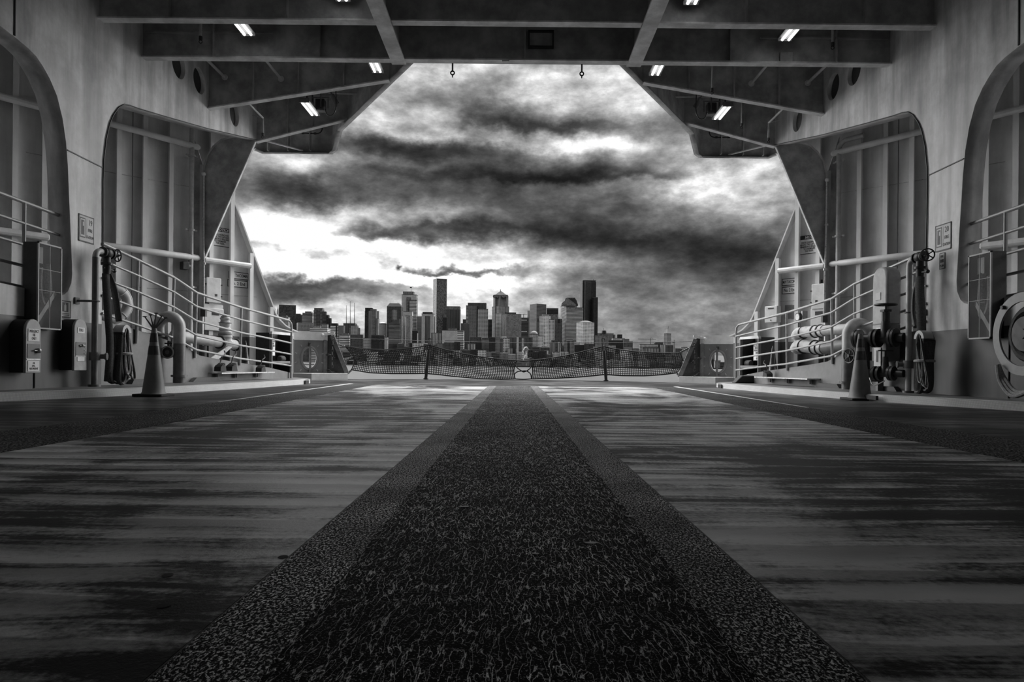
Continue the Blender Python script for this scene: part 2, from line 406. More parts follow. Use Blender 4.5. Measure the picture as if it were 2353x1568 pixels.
# ------------------------------------------------------------------ the sky: banked storm cloud with a bright gap low ahead
def sky():
    w = bpy.data.worlds.new('storm_sky'); S.world = w; w.use_nodes = True
    t = NT.__new__(NT); t.t = w.node_tree; t.m = w
    for nd in list(t.t.nodes): t.t.nodes.remove(nd)
    out = t.n('ShaderNodeOutputWorld'); bg = t.n('ShaderNodeBackground'); t.t.links.new(bg.outputs[0], out.inputs[0])
    d = t.n('ShaderNodeTexCoord').outputs['Generated']; x, y, z = t._sep(d)
    az = t.math('ARCTAN2', x, y); el = t.math('ARCSINE', z)
    A = t.comb(az, el, 0)
    def nz(scale, stretch, detail, rough, seed, dist=0.0):
        return t.noise(t.comb(az, t.math('MULTIPLY', el, stretch), seed), scale, detail, rough, dist=dist)
    wx = t.math('SUBTRACT', nz(5, 1.6, 2, .5, 1.7), .5); wy = t.math('SUBTRACT', nz(6, 1.5, 2, .5, 9.1), .5)
    fx = t.math('SUBTRACT', nz(22, 1.5, 4, .62, 3.3), .5); fy = t.math('SUBTRACT', nz(20, 1.5, 4, .62, 6.1), .5)
    B = t.vmath('ADD', A, t.comb(t.math('ADD', t.math('MULTIPLY', wx, .14), t.math('MULTIPLY', fx, .075)), t.math('ADD', t.math('MULTIPLY', wy, .055), t.math('MULTIPLY', fy, .038)), 0))
    blobs = [  # x, y in the frame, half width, half height, strength
     (1180,160,320,36,1.0),(1050,272,75,16,.75),(1330,238,130,22,.75),(930,306,150,14,.8),(1330,334,150,15,1.0),(1650,420,130,34,1.2),(1560,440,60,18,.5),(730,383,80,20,.8),
     (800,355,110,20,.3),(640,350,120,30,.8),(1500,200,120,40,.6),(850,240,90,36,.5),(1480,345,100,30,.5),(1740,380,80,30,.6),(1720,480,90,28,.6),
     (715,520,85,20,1.7),(910,500,110,20,1.1),(800,480,110,12,.5),(660,558,120,14,1.5),(830,560,90,12,.7),(1075,578,190,17,1.55),(740,628,190,20,1.9),(960,622,130,26,1.3),(640,600,90,14,.7),(1180,610,110,14,.8),
     (1000,660,130,26,1.1),(860,720,240,34,1.0),(1150,700,130,16,.7),(1350,612,150,14,.65),(700,712,100,14,.6),(1120,640,120,12,.6),(600,500,60,30,.9),
     (1120,262,50,20,-.9),(1145,285,45,12,-.9),(1285,291,120,11,-1.5),(1200,262,120,14,-.5),(965,341,150,17,-1.7),(860,322,70,14,-.7),(1080,358,120,12,-.7),
     (1290,402,170,20,-1.5),(1300,417,160,8,-1.3),(985,400,160,15,-1.3),(655,430,100,26,-1.3),(760,440,60,22,-.9),(1270,480,260,55,-.7),(1050,450,160,26,-.6),
     (1170,532,130,11,-1.3),(920,546,95,10,-1.5),(1000,530,60,8,-.8),(1620,580,170,26,-1.5),(1480,545,130,16,-1.1),(1720,600,110,26,-.9),(1330,515,110,18,-.8),(1400,560,120,14,-.5),
     (1040,624,85,6,-2.6),(985,628,30,4,-1.6),(922,612,9,5,-2.6),(770,658,70,8,-1.5),(820,678,110,7,-.8),(657,676,90,16,-1.2),(700,650,60,6,-.8),(930,668,60,6,-.9),
     (1620,700,260,60,-.15),(1500,640,150,20,-.25),(1640,650,120,20,-.35),
    ]
    acc = None
    for px, py, hw, hh, k in blobs:
        r = ray(px, py).normalized(); a0, e0 = math.atan2(r.x, r.y), math.asin(r.z)
        sx_, sy_ = F/hw*.75, F/hh*.75
        mad = t.n('ShaderNodeVectorMath', operation='MULTIPLY_ADD'); t.put(mad.inputs[0], B); mad.inputs[1].default_value = (sx_, sy_, 0); mad.inputs[2].default_value = (-a0*sx_, -e0*sy_, 0)
        g = t.math('POWER', 1/math.e, t.vmath('DOT_PRODUCT', mad.outputs[0], mad.outputs[0]))
        acc = t.math('MULTIPLY_ADD', g, k, acc if acc is not None else -1.45)
    n1 = nz(4.0, 2.2, 4, .52, 4.2); n2 = nz(14, 2.0, 6, .60, 2.0)
    acc = t.math('ADD', acc, t.math('MULTIPLY', t.math('SUBTRACT', n1, .5), 1.6))
    acc = t.math('ADD', acc, t.math('MULTIPLY', t.math('SUBTRACT', n2, .5), 3.2))
    acc = t.math('ADD', acc, t.math('MULTIPLY', t.math('SUBTRACT', nz(34, 1.8, 4, .6, 5.5), .5), 1.3))
    acc = t.math('EXPONENT', acc)
    acc = t.math('MINIMUM', acc, 1.0)
    acc = t.math('MAXIMUM', acc, .012)
    aside = t.ramp(t.math('ABSOLUTE', az), .50, .85, 0, 1); high = t.ramp(el, .52, .9, 0, 1)   # out-of-view sky to either side and overhead brightened to light the walls
    acc = t.math('MULTIPLY', acc, t.math('ADD', 1.0, t.math('MULTIPLY', t.math('MULTIPLY', aside, t.ramp(y, .05, .40, 0, 1)), 30.0)))
    acc = t.math('ADD', acc, t.math('MULTIPLY', high, 6.0))
    back = t.ramp(y, .35, -.4, 0, 1)          # plain overcast astern
    acc = t.math('ADD', t.math('MULTIPLY', acc, t.math('SUBTRACT', 1.0, back)), t.math('MULTIPLY', back, t.ramp(n1, .3, .7, .14, .24)))
    acc = t.math('MULTIPLY', acc, t.ramp(z, -.10, -.01, .35, 1))
    t.t.links.new(acc, bg.inputs[0]); bg.inputs[1].default_value = 1.0
    w.cycles.sampling_method = 'MANUAL'; w.cycles.sample_map_resolution = 1024
sky()
sun = bpy.data.lights.new('veiled_sun', 'SUN'); sun.energy = .85; sun.angle = math.radians(40)
suno = bpy.data.objects.new('veiled_sun', sun); COL.objects.link(suno)
suno.rotation_euler = V((-.62, .70, -.62)).to_track_quat('-Z', 'Y').to_euler()   # veiled afternoon sun, high astern to starboard

# ------------------------------------------------------------------ the hull line in plan (port); the other side is its mirror
HA = V((-8.45, 11.2, 0)); HD = V((.592, .806, 0)).normalized(); HN = V((HD.y, -HD.x, 0))
HP = HA - HN*.17
def hp(t, z, off=0.0): return HP + HD*t + HN*off + V((0, 0, z))
def hull_t(px, py, off=0.0):
    p = onP(px, py, HP + HN*off, HN); return (p - HP).dot(HD), p.z
RA = V((-5.3, 9.0, 0)); RD = V((.1644, .9864, 0)).normalized(); RN = V((RD.y, -RD.x, 0))    # line of the railing and ramp plate
def rp(t, z, off=0.0): return RA + RD*t + RN*off + V((0, 0, z))
def rail_t(px, py, off=0.0):
    p = onP(px, py, RA + RN*off, RN); return (p - RA).dot(RD), p.z
SIDES = ((-1, 'left'), (1, 'right'))
WX = 5.3
CEIL = 5.9

# ------------------------------------------------------------------ deck
hl0 = hp(-5.5, 0)
deck_l = [(-10.5,-10), (-10.5, 8.0), tuple(hp(-1.0,0)[:2]), tuple(hp(4.6,0)[:2]), tuple(hp(5.9,0)[:2]), (-4.55,16.75), (-3.95,16.9), (-2.2,17.6), (-1,17.95), (0,18.1)]
deck_pl = [V((a, b, 0)) for a, b in deck_l] + [V((-a, b, 0)) for a, b in deck_l[-2::-1]]
floor = MB().prism(deck_pl, (0, 0, -.3)).build('floor', M_DECK); struct(floor, 'dark wet steel car deck of the ferry')
inner = [(-2.2,-10), (-2.17,3.5), (-2.2,4.8), (-2.26,6.2), (-2.36,8.6), (-2.53,12.45)]
outer = [(-3.13,13.0), (-3.02,9.8), (-2.9,6.7), (-2.79,4.7), (-2.82,3.7), (-2.82,-10)]
tn = 0
def trim(o, label):
    return struct(o, label)
for s, nm in SIDES:
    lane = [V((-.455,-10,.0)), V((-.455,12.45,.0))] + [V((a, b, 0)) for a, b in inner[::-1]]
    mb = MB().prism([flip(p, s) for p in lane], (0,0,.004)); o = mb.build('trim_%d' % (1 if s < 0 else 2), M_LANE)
    trim(o, 'grey streaked lane plating, %s of the centre strip' % nm)
    if s < 0:
        for px, py, hw in ((385,1323,24),(377,1392,30),(578,1374,30),(650,1281,22)):
            c = onZ(px, py, .004); r = hw*.5/F*c.y
            MB().add([c + V((r*math.cos(a*PI/8), r*1.3*math.sin(a*PI/8), .0008)) for a in range(16)], [tuple(range(16))]).build('stain', M_RUBBER, o)
    st = [V((a, b, 0)) for a, b in inner] + [V((a, b, 0)) for a, b in outer]
    o = MB().prism([flip(p, s) for p in st], (0,0,.005)).build('trim_%d' % (3 if s < 0 else 4), M_SIDE)
    trim(o, 'narrow black anti-slip strip along the %s side of the car deck' % nm)
    ln = [V((-3.13,13.0,.005)), V((-3.02,9.8,.005)), V((-2.9,6.7,.005)), V((-2.875,6.7,.005)), V((-2.97,9.8,.005)), V((-3.05,13.0,.005))]
    MB().prism([flip(p, s) for p in ln], (0,0,.003)).build('painted_line', M_CAP, o)
strip = MB().box((0, 1.24, .004), (.62, 22.48, .008)).build('trim_5', M_STRIP); trim(strip, 'wide black wrinkled anti-slip strip down the middle of the deck')
for s, nm in SIDES:
    MB().box((s*.378, 1.24, .004), (.136, 22.48, .0085)).build('border', M_EDGE, strip)
    MB().box((s*.4485, 1.24, .003), (.006, 22.48, .006)).build('seam', M_INK, strip)

# raised side walkways with their tread plate kerbs
curb = [(-5.3,5.0), (-4.89,6.5), (-4.60,7.25), (-4.36,8.05), (-4.18,9.0), (-4.05,10.0), (-3.94,11.0), (-3.87,12.1), (-3.84,12.7)]
for s, nm in SIDES:
    pl = [V((a, b, 0)) for a, b in curb] + [V((-3.95,13.3,0)), V((-4.2,13.9,0)), V((-4.62,14.4,0)), V((-5.2,14.2,0)), V((-5.9,10.0,0)), V((-5.9,5.0,0))]
    o = MB().prism([flip(p, s) for p in pl], (0,0,.082)).build('trim_%d' % (6 if s < 0 else 7), M_WALK); trim(o, 'raised dark grey walkway along the %s side' % nm)
    mb = MB()
    for (a, b), (c, d) in zip(curb[:-1], curb[1:]):
        p, q = V((a, b, 0)), V((c, d, 0)); n = V((-(q-p).y, (q-p).x, 0)).normalized()
        mb.add([flip(e, s) for e in (p - n*.012, q - n*.012, q - n*.004 + V((0,0,.080)), p - n*.004 + V((0,0,.080)), p + n*.05 + V((0,0,.088)), q + n*.05 + V((0,0,.088)))], [(0,1,2,3), (3,2,5,4)])
    k = mb.build('kerb', M_TREAD, o)
    nose = [V((-3.84,12.7,0)), V((-3.93,13.2,0)), V((-4.05,13.55,0)), V((-4.14,13.3,0)), V((-3.95,12.7,0))]
    MB().prism([flip(p, s) for p in nose], (0,0,.075)).build('kerb_nose', M_CAP, o)
    MB().prism([flip(V(p), s) for p in ((-3.83,12.52,0), (-3.828,12.72,0), (-3.828,12.72,.07), (-3.83,12.52,.07))], (-.02*-s*-1, 0, 0)).build('drain_slot', M_INK, o)
    if s > 0:
        a, b = onX(2000, 905, 4.42), onX(2042, 905, 4.30)
        MB().box((4.295, 8.2, .045), (.03, .28, .05)).build('drain_slot', M_INK, o)

# ------------------------------------------------------------------ inner casing walls with their arched openings
arch_px = [(590,322),(478,296),(383,269),(319,250),(297,242),(284,240),(271,247),(258,265),(250,284),(242,319),(236.6,367),(235,414),(235,500),(235,600)]
near_px = [(137,680),(148,677),(156,670),(164,651),(166,628),(164,577),(161,500),(158.5,446),(156,382.6),(151.5,325),(143.5,271),(131,220),(115,182),(99,153),(83,129),(64,110),(32,83.5),(0,59)]
T_W = .25
for s, nm in SIDES:
    a = [onX(x, y, -WX) for x, y in arch_px]; a = [(p.y, p.z) for p in a]
    yb = a[-1][0]
    outl = [(-10,0), (yb,0)] + a[::-1] + [(a[0][0]+.02, CEIL), (-10, CEIL)]
    h = [onX(x, y, -WX) for x, y in near_px]; h = [(p.y, p.z) for p in h]
    h += [(h[-1][0]-.45, h[-1][1]+.12), (5.6,3.9), (5.0,3.75), (4.6,3.3), (4.5,2.6), (4.5,1.7), (4.6,1.35), (4.9,1.24), (6.4,1.22)]
    holes = [h] + [[(cy + .215*math.cos(k*PI/14), cz + .215*math.sin(k*PI/14)) for k in range(28)] for cy, cz in ((10.03,5.06), (10.72,5.06), (11.42,5.10), (12.86,5.06))]
    M = frame((s*(WX+T_W/2), 0, 0), (0,1,0), (0,0,1))
    o = plate('wall_%s' % nm, outl, holes, T_W, M, M_WALL); struct(o, 'painted steel casing wall with arched openings on the %s side' % nm)
    # bright edge bar round the far arch, welded seams, black shade discs in the round holes
    e = [flip(V((-WX+.012, y, z)), s) for y, z in a]
    MB().tube(e, .008, 6).build('edge_bar', M_INK, o)
    p, q = onX(155,345,-WX+.004), onX(235,385,-WX+.004)
    MB().bar(flip(p,s), flip(q,s), .012, .012).build('weld_seam', M_INK, o)
    x = onX(33,82,-WX+.003)
    MB().bar(flip((x.x,x.y,x.z),s), flip((x.x,x.y,CEIL),s), .012, .02).build('weld_seam', M_INK, o)
    for cy in (6.55, 7.55) if s < 0 else (7.3,):
        MB().bar((s*(WX-.003), cy, .09), (s*(WX-.003), cy, .86), .012, .02).build('weld_seam', M_INK, o)
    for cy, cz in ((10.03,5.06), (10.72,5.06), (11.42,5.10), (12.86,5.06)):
        MB().cyl((s*(WX+.07), cy, cz), (s*(WX+.10), cy, cz), .235, n=28).build('hole_shade', M_BLACK, o)  # darkness inside each hole painted as a black disc
    # side bay behind the casing: gallery floor and the dark compartment over the arches
    g = MB().box((s*6.9, 5.4, 1.03), (2.7, 7.0, .06)).build('gallery_floor', M_RAMP, o)

# ------------------------------------------------------------------ overhead deck, beams, girders and the edge of the deck opening
ce = [(-1.2,10.3), (-3.66,14.36), (-3.92,14.95), (-4.09,15.22), (-5.67,15.32), (-5.8,15.1)]
ce_z = [5.29, 5.28, 5.04, 5.05, 5.08, 5.10]
hull_top = hp(2.75, 0); hull_far = hp(-3.2, 0)
left = [(-10.5,-10), (-10.5, hull_far.y), tuple(hull_far[:2]), tuple(hull_top[:2])] + ce[::-1]
pl = [V((a, b, CEIL)) for a, b in left] + [V((-a, b, CEIL)) for a, b in left[::-1]]
ceiling = MB().prism(pl, (0,0,.12)).build('ceiling', M_OVER); struct(ceiling, 'underside of the passenger deck over the car deck')
tnum = 8
def web_beam(y, z, name):
    """full width beam: deep web and bottom flange, with its stiffeners"""
    o = MB().box((0, y, (z+CEIL)/2), (2*WX, .02, CEIL-z)).build(name, M_OVER)
    MB().box((0, y, z+.008), (2*WX, .13, .02)).build('flange', M_FLANGE_LIT, o)
    for x in (-4.4, -2.9, 0, 2.9, 4.4): MB().box((x + (.12 if y > 9 else 0), y-.04, (z+CEIL)/2), (.015, .07, CEIL-z-.04)).build('stiffener', M_OVER, o)
    return o
for y, z in ((9.70, 4.70), (8.68, 4.73), (6.5, 4.73), (4.3, 4.73), (1.9, 4.73)):
    o = web_beam(y, z, 'trim_%d' % tnum); struct(o, 'deep overhead cross beam'); tnum += 1
    if y > 9:
        for s in (-1, 1): MB().bar((s*3.45, y-.03, 5.06), (s*5.25, y-.03, 5.06), .05, .02).build('stiffener', M_OVER, o)
        f = o
for s, nm in SIDES:
    for y, zw, xt, zt in ((11.78, 4.76, -2.19, 5.28), (13.97, 4.90, -3.44, 5.38)):
        pl = [V((-WX, y, zw)), V((xt, y, zt)), V((xt-.0, y, CEIL)), V((-WX, y, CEIL))]
        o = MB().prism([flip(p, s) for p in pl], (0,.02,0)).build('trim_%d' % tnum, M_OVER); struct(o, 'sloping overhead cantilever beam on the %s side' % nm); tnum += 1
        MB().bar(flip((-WX, y, zw), s), flip((xt, y, zt), s), .12, .022).build('flange', M_FLANGE_LIT, o)
        for k in (.25, .5, .75) if y < 12 else (.35, .62):
            x = -WX + (xt+WX)*k; z = zw + (zt-zw)*k
            MB().box((-s*x, y-.04, (z+CEIL)/2), (.015, .07, CEIL-z-.03)).build('stiffener', M_OVER, o)
    # longitudinal girder with its scabbed fire coating
    o = MB().box((s*1.68, -.15, (4.72+CEIL)/2), (.03, 19.7, CEIL-4.72)).build('trim_%d' % tnum, M_OVER); struct(o, 'fore and aft overhead girder on the %s of the centre' % nm); tnum += 1
    MB().box((s*1.68, -.12, 4.695), (.20, 19.8, .03)).build('flange', M_FLANGE_LIT, o)
    # face plate round the opening of the deck above
    mb, fl = MB(), MB()
    for i in range(len(ce)-1):
        (a, b), (c, d) = ce[i], ce[i+1]; z0, z1 = ce_z[i], ce_z[i+1]
        mb.add([flip(p, s) for p in (V((a,b,z0)), V((c,d,z1)), V((c,d,CEIL+.9)), V((a,b,CEIL+.9)))], [(0,1,2,3)])
        n = V((-(d-b), c-a, 0)).normalized()*-1
        if n.y > 0 and i < 2: n = -n
        n = V((-(d-b), (c-a), 0)).normalized()
        fl.add([flip(p, s) for p in (V((a,b,z0)), V((c,d,z1)), V((c,d,z1)) + n*.09, V((a,b,z0)) + n*.09)], [(0,1,2,3)])
    o = mb.build('trim_%d' % tnum, M_OVER); struct(o, 'steel face plate round the open deck edge, %s side' % nm); tnum += 1
    so = o.modifiers.new('thick', 'SOLIDIFY'); so.thickness = .03; so.offset = 0
    f = fl.build('flange', M_OVER, o); so = f.modifiers.new('thick', 'SOLIDIFY'); so.thickness = .025; so.offset = 0
    for x, y in ((-4.55,15.2), (-5.05,15.25), (-5.5,15.26)):
        MB().box((-s*x, y-.07, 5.5), (.02, .12, .8)).build('stiffener', M_OVER, o)
    MB().bar(flip((-5.3,14.0,4.98), s), flip((-4.75,15.2,5.12), s), .05, .02).build('stiffener', M_FLANGE_LIT, o)
o = MB().box((0, 10.3, 5.9), (2.4, .03, 1.3)).build('trim_%d' % tnum, M_OVER); struct(o, 'steel face plate at the head of the deck opening'); tnum += 1

# ------------------------------------------------------------------ outer hull plating with its frames
up_edge = [(530,465),(625,720),(634,735),(648,749),(668,760),(676,763)]
for s, nm in SIDES:
    e = [hull_t(x, y) for x, y in up_edge]
    sl = (e[1][1]-e[0][1])/(e[1][0]-e[0][0]); ttop = e[0][0] - .02
    outl = [(-4.0, 0), (e[-1][0]+.0, 0)] + e[::-1] + [(ttop, CEIL+.1), (-4.0, CEIL+.1)]
    D = V((-s*-1*0+HD.x*(1 if s < 0 else -1), HD.y, 0))
    org = flip(HP - HN*.006, s)
    M = frame(org, D, (0,0,1))
    o = plate('wall_%s' % ('port' if s < 0 else 'starboard'), outl, [], .012, M, M_HULL); struct(o, 'outer hull plating with upright frames on the %s side' % nm)
    # rolled edge along the slanted top
    pts = [hp(ttop, CEIL+.1, .07)] + [hp(a, b, .07) for a, b in e]
    mb = MB()
    for p, q in zip(pts[:-1], pts[1:]): mb.bar(flip(p, s), flip(q, s), .16, .03, up=flip((q-p).cross(HN), s))
    mb.build('top_edge', M_HULL, o)
    for px, py in ((-70,400),(-18,400),(37,400),(105,400),(152,400),(275,450),(335,450),(395,450),(487,600),(535,600),(579,700),(625,800)):
        t, _ = hull_t(px, py, .15)
        top = CEIL
        for (t0, z0), (t1, z1) in zip([(ttop, CEIL+.1)] + e[:-1], e):
            if t0 <= t <= t1: top = z0 + (z1-z0)*(t-t0)/max(t1-t0, 1e-6) - .08
        if top < .5: continue
        mb = MB(); R = frame((0,0,0), D, (0,0,1)).to_3x3()
        mb.box(flip(hp(t, (top)/2, .075), s), (.014, top, .15), R)
        mb.box(flip(hp(t-.012, (top)/2, .15), s), (.085, top, .014), R)
        mb.build('frame', M_STIFF, o)
    # horizontal fender bars
    def bar(x0, y0, x1, y1, off, r):
        p, q = onP(x0, y0, HP + HN*off, HN), onP(x1, y1, HP + HN*off, HN); zz = (p.z+q.z)/2; p.z = q.z = zz
        MB().tube([flip(a, s) for a in (p, p+(q-p)*.02, q-(q-p)*.02, q)], r, 10, radii=[r*.5, r, r, r*.5]).build('fender_bar', M_STIFF, o)
    bar(-140,505,114,552,.2,.062); bar(180,551,459,598,.2,.062); bar(468,597,577,612,.2,.062)
    bar(-140,190,100,242,.2,.062); bar(180,264,459,340,.2,.062)
    # welded plate seams
    for x0, y0, x1, y1 in ((237,393,470,436),(60,350,130,364),(240,655,470,672),(500,676,590,683)):
        p, q = onP(x0, y0, HP + HN*.004, HN), onP(x1, y1, HP + HN*.004, HN)
        MB().bar(flip(p, s), flip(q, s), .008, .012).build('weld_seam', M_STEEL, o)
    p = onP(304, 450, HP + HN*.004, HN)
    MB().bar(flip(V((p.x,p.y,1.0)), s), flip(V((p.x,p.y,5.6)), s), .008, .012).build('weld_seam', M_KICK, o)
    # deep web frame with curved bracket under the deck edge
    YF = 13.97
    br = [(588,324),(560,317),(535,316),(510,322),(491,338),(478,357),(471,384),(468,420),(466,604)]
    pts = [onY(x, y, YF) for x, y in br]
    w = MB().prism([flip(p, s) for p in pts], (0,.02,0)).build('bracket', M_OVER, o)
    MB().bar(flip(pts[0], s), flip(pts[-1], s), .06, .02, up=(1,0,-.4)).build('bracket_edge', M_FLANGE_LIT, o)
    mb = MB()
    for p, q in zip(pts[1:-1], pts[2:]): mb.bar(flip(p, s), flip(q, s), .09, .02, up=(q-p).cross(V((0,1,0))))
    mb.build('bracket_rim', M_WALL, o)
    a, b, c, d = onY(466,380,YF), onY(464,880,YF), onY(441,880,YF), onY(441,300,YF)
    MB().prism([flip(p, s) for p in (a, b, c, d)], (0,.02,0)).build('web_frame', M_OVER, o)
    a.y -= .03; b.y -= .03
    MB().bar(flip(a, s), flip(b, s), .05, .07).build('web_frame_edge', M_WALL, o)

# ------------------------------------------------------------------ ramp beside each arch: side plate and sloping floor
kick_px = [(200,728),(276,748),(318,760),(346,769),(422,796),(457,817),(485,823),(617,845),(667,857)]
for s, nm in SIDES:
    k = [rail_t(x, y) for x, y in kick_px]
    pl = [rp(k[0][0], .05)] + [rp(k[-1][0], .05)] + [rp(t, z) for t, z in k[::-1]]
    o = MB().prism([flip(p, s) for p in pl], flip(RN*.012, s)).build('trim_%d' % tnum, M_KICK); struct(o, 'dark steel side plate of the ramp under the %s railing' % nm); tnum += 1
    mb = MB()
    for (t0, z0), (t1, z1) in zip(k[:-1], k[1:]):
        a, b = rp(t0, z0-.03), rp(t1, z1-.03)
        def out(p): 
            u = (p - HP).dot(HD); return V((*(HP + HD*u)[:2], p.z))
        c, d = V((-9.6, a.y, a.z)), V((-9.6, b.y, b.z))
        lim = lambda p: V((max(p.x, HP.x + (p.y-HP.y)*HD.x/HD.y), p.y, p.z))
        mb.add([flip(p, s) for p in (a, b, lim(d), lim(c))], [(0,1,2,3)])
    f = mb.build('ramp_floor', M_RAMP, o); so = f.modifiers.new('thick', 'SOLIDIFY'); so.thickness = .02; so.offset = 0

# ------------------------------------------------------------------ harbour and shore
wat = MB().box((0, 1200, -7.05), (9000, 2800, .1)).build('ground_water', M_WATER); struct(wat, 'choppy pale grey harbour water')
wat.location.z -= 0
mb = MB(); rows = []
xs = [-2600 + i*100 for i in range(53)]
for y, b in ((2000,-8), (2003,-5.0), (2080,-4.6), (2350,6), (2700,30), (3300,52), (4200,60)):
    rows.append([V((x, y + 25*math.sin(x*.004), b + (max(0,(b-0))*.35)*math.sin(x*.0021+1.0) + random.uniform(-.4,.4)*(1 if b > 0 else 0))) for x in xs])
n = len(xs)
mb.add([p for r in rows for p in r], [(i*n+j, i*n+j+1, (i+1)*n+j+1, (i+1)*n+j) for i in range(len(rows)-1) for j in range(n-1)])
M_LAND = plain('wooded_shore', .05, .9, 0, .6, .02, 0)
land = mb.build('ground_shore', M_LAND); struct(land, 'low dark city shore rising behind the seawall')
# ================================================================== things on and around the car deck
SD = {-1: 'left', 1: 'right'}
def wallM(s, p): return frame(p, (0, -s, 0), (0, 0, 1))                      # reading frame on a casing wall
def hullM(s, p): return frame(p, V((HD.x if s < 0 else HD.x, HD.y*(1 if s < 0 else -1), 0)), (0, 0, 1))

# ---- guard rails
def railing(s, paths, posts, name, label, r=.021, r2=.017):
    root = thing(name, label, 'railing', posts[0][0])
    for i, p in enumerate(paths): MB().tube(p, r if i == 0 else r2, 8).build('top_rail' if i == 0 else 'rail', M_RAIL, root)
    for a, b in posts: MB().cyl(a, b, .02, n=8).build('post', M_RAIL, root)
    return root
OFF = [0, .215, .44, .665, .895]
top_px = [(236,560),(318,598),(400,638),(452,673),(555,707),(640,730)]
post_px = [((318,598),(320,790)), ((400,638),(400,800)), ((452,673),(452,823)), ((555,707),(555,840))]
for s in (-1, 1):
    tp = [rail_t(x, y, .05) for x, y in top_px]
    e_t, e_z = rail_t(670, 741, .05)
    paths = []
    for i, o in enumerate(OFF):
        pts = [rp(t, z-o, .05) for t, z in tp]
        if i == 0: pts += [rp(e_t-.10, e_z+.03, .05), rp(e_t-.02, e_z-.02, .05), rp(e_t, e_z-.10, .05), rp(e_t, .085, .05)]
        else: pts += [rp(e_t, e_z-o+.02, .05)]
        paths.append([flip(p, s) for p in pts])
    posts = []
    for (a, b), (c, d) in post_px:
        t, z = rail_t(a, b, .05); t2, z2 = rail_t(c, d, .05)
        posts.append((flip(rp(t, z2, .03), s), flip(rp(t, z, .05), s)))
    railing(s, paths, posts, 'guard_railing', 'five bar steel railing sloping down the %s ramp beside the far arch' % SD[s])
    # rail inside the near arch
    zt = 2.16; paths = []
    for i in range(5):
        z = zt - i*.235
        paths.append([V((s*5.44, 8.42 - (.0 if i < 3 else .1), z-.04)), V((s*5.44, 7.2, z)), V((s*5.44, 4.7, z+.06))])
    yp = 7.86
    railing(s, paths, [(V((s*5.44, 7.57, 1.0)), V((s*5.44, 7.57, zt))), (V((s*5.44, 5.8, 1.0)), V((s*5.44, 5.8, zt+.02)))], 'guard_railing', 'five bar railing inside the near arch on the %s' % SD[s])

# ---- notice boards
def board(name, s, p, M, w, h, label, back=M_SIGN, border=True):
    root = thing(name, label, 'sign', p)
    R = M
    def q(x, y, z=0.0): return R @ V((x, y, z))
    MB().add([q(-w/2,-h/2,.004), q(w/2,-h/2,.004), q(w/2,h/2,.004), q(-w/2,h/2,.004), q(-w/2,-h/2,-.003), q(w/2,-h/2,-.003), q(w/2,h/2,-.003), q(-w/2,h/2,-.003)],
        [(0,1,2,3),(7,6,5,4),(0,4,5,1),(1,5,6,2),(2,6,7,3),(3,7,4,0)]).build('panel', back, root)
    def rect(x0, y0, x1, y1, z=.0052, mat=M_INK, nm='mark'):
        return MB().add([q(x0,y0,z), q(x1,y0,z), q(x1,y1,z), q(x0,y1,z)], [(0,1,2,3)]).build(nm, mat, root)
    if border:
        b = .014 if w > .2 else .008; mb = MB()
        for x0, y0, x1, y1 in ((-w/2,-h/2,w/2,-h/2+b),(-w/2,h/2-b,w/2,h/2),(-w/2,-h/2,-w/2+b,h/2),(w/2-b,-h/2,w/2,h/2)):
            mb.add([q(x0,y0,.0055), q(x1,y0,.0055), q(x1,y1,.0055), q(x0,y1,.0055)], [(0,1,2,3)])
        mb.build('border', M_INK, root)
    def text(s_, x, y, size, mat=M_INK, **k):
        return words('lettering', s_, size, R @ Matrix.Translation((x, y, .006)), mat, root, **k)
    return root, rect, text
for s, num, p in ((-1, '19', (198, 527)), (1, '20', (2167.5, 545.5))):
    c = onX(*p, s*(WX-.004)); w, h = .30, .33
    if s > 0: w = .31
    r, rect, text = board('fire_station_sign', s, c, wallM(s, c), w, h, 'bordered sign numbered %s FIRE STATION on the %s arch pillar' % (num, SD[s]), M_SIGNG)
    rect(-.132, -.115, -.02, .13, nm='pictogram'); rect(-.12, -.10, -.032, .115, .0056, M_SIGNG, 'pictogram')
    rect(-.108, -.08, -.044, .10, .006, M_INK, 'pictogram'); rect(-.075, .03, -.055, .08, .0064, M_SIGNG, 'pictogram')
    rect(.004, -.12, .008, .13, nm='divider')
    text(num, .075, .085, .10, xs=.8); text('FIRE', .075, -.01, .06, xs=.8); text('STATION', .072, -.095, .05, xs=.72)
c = onX(2165.5, 600, WX-.004); r, rect, text = board('fire_plan_sign', 1, c, wallM(1, c), .105, .20, 'small upright FIRE PLAN sign under the sign numbered 20', M_SIGNG)
text('FIRE', 0, .055, .042, xs=.8); rect(-.035, -.02, .035, .02, nm='pictogram'); text('PLAN', 0, -.06, .042, xs=.8)
c = onX(149, 711, -(WX-.004)); r, rect, text = board('extinguisher_sign', -1, c, wallM(-1, c), .205, .205, 'small extinguisher sign low on the left arch pillar beside the clear fronted case', M_SIGNG)
rect(-.055, -.03, .055, .08, nm='pictogram'); rect(-.018, -.02, .018, .05, .006, M_SIGNG, 'pictogram'); rect(-.008, .05, .008, .07, .006, M_SIGNG, 'pictogram')
for k in range(3): rect(-.075, -.055-.018*k, .075, -.047-.018*k, nm='text_line')

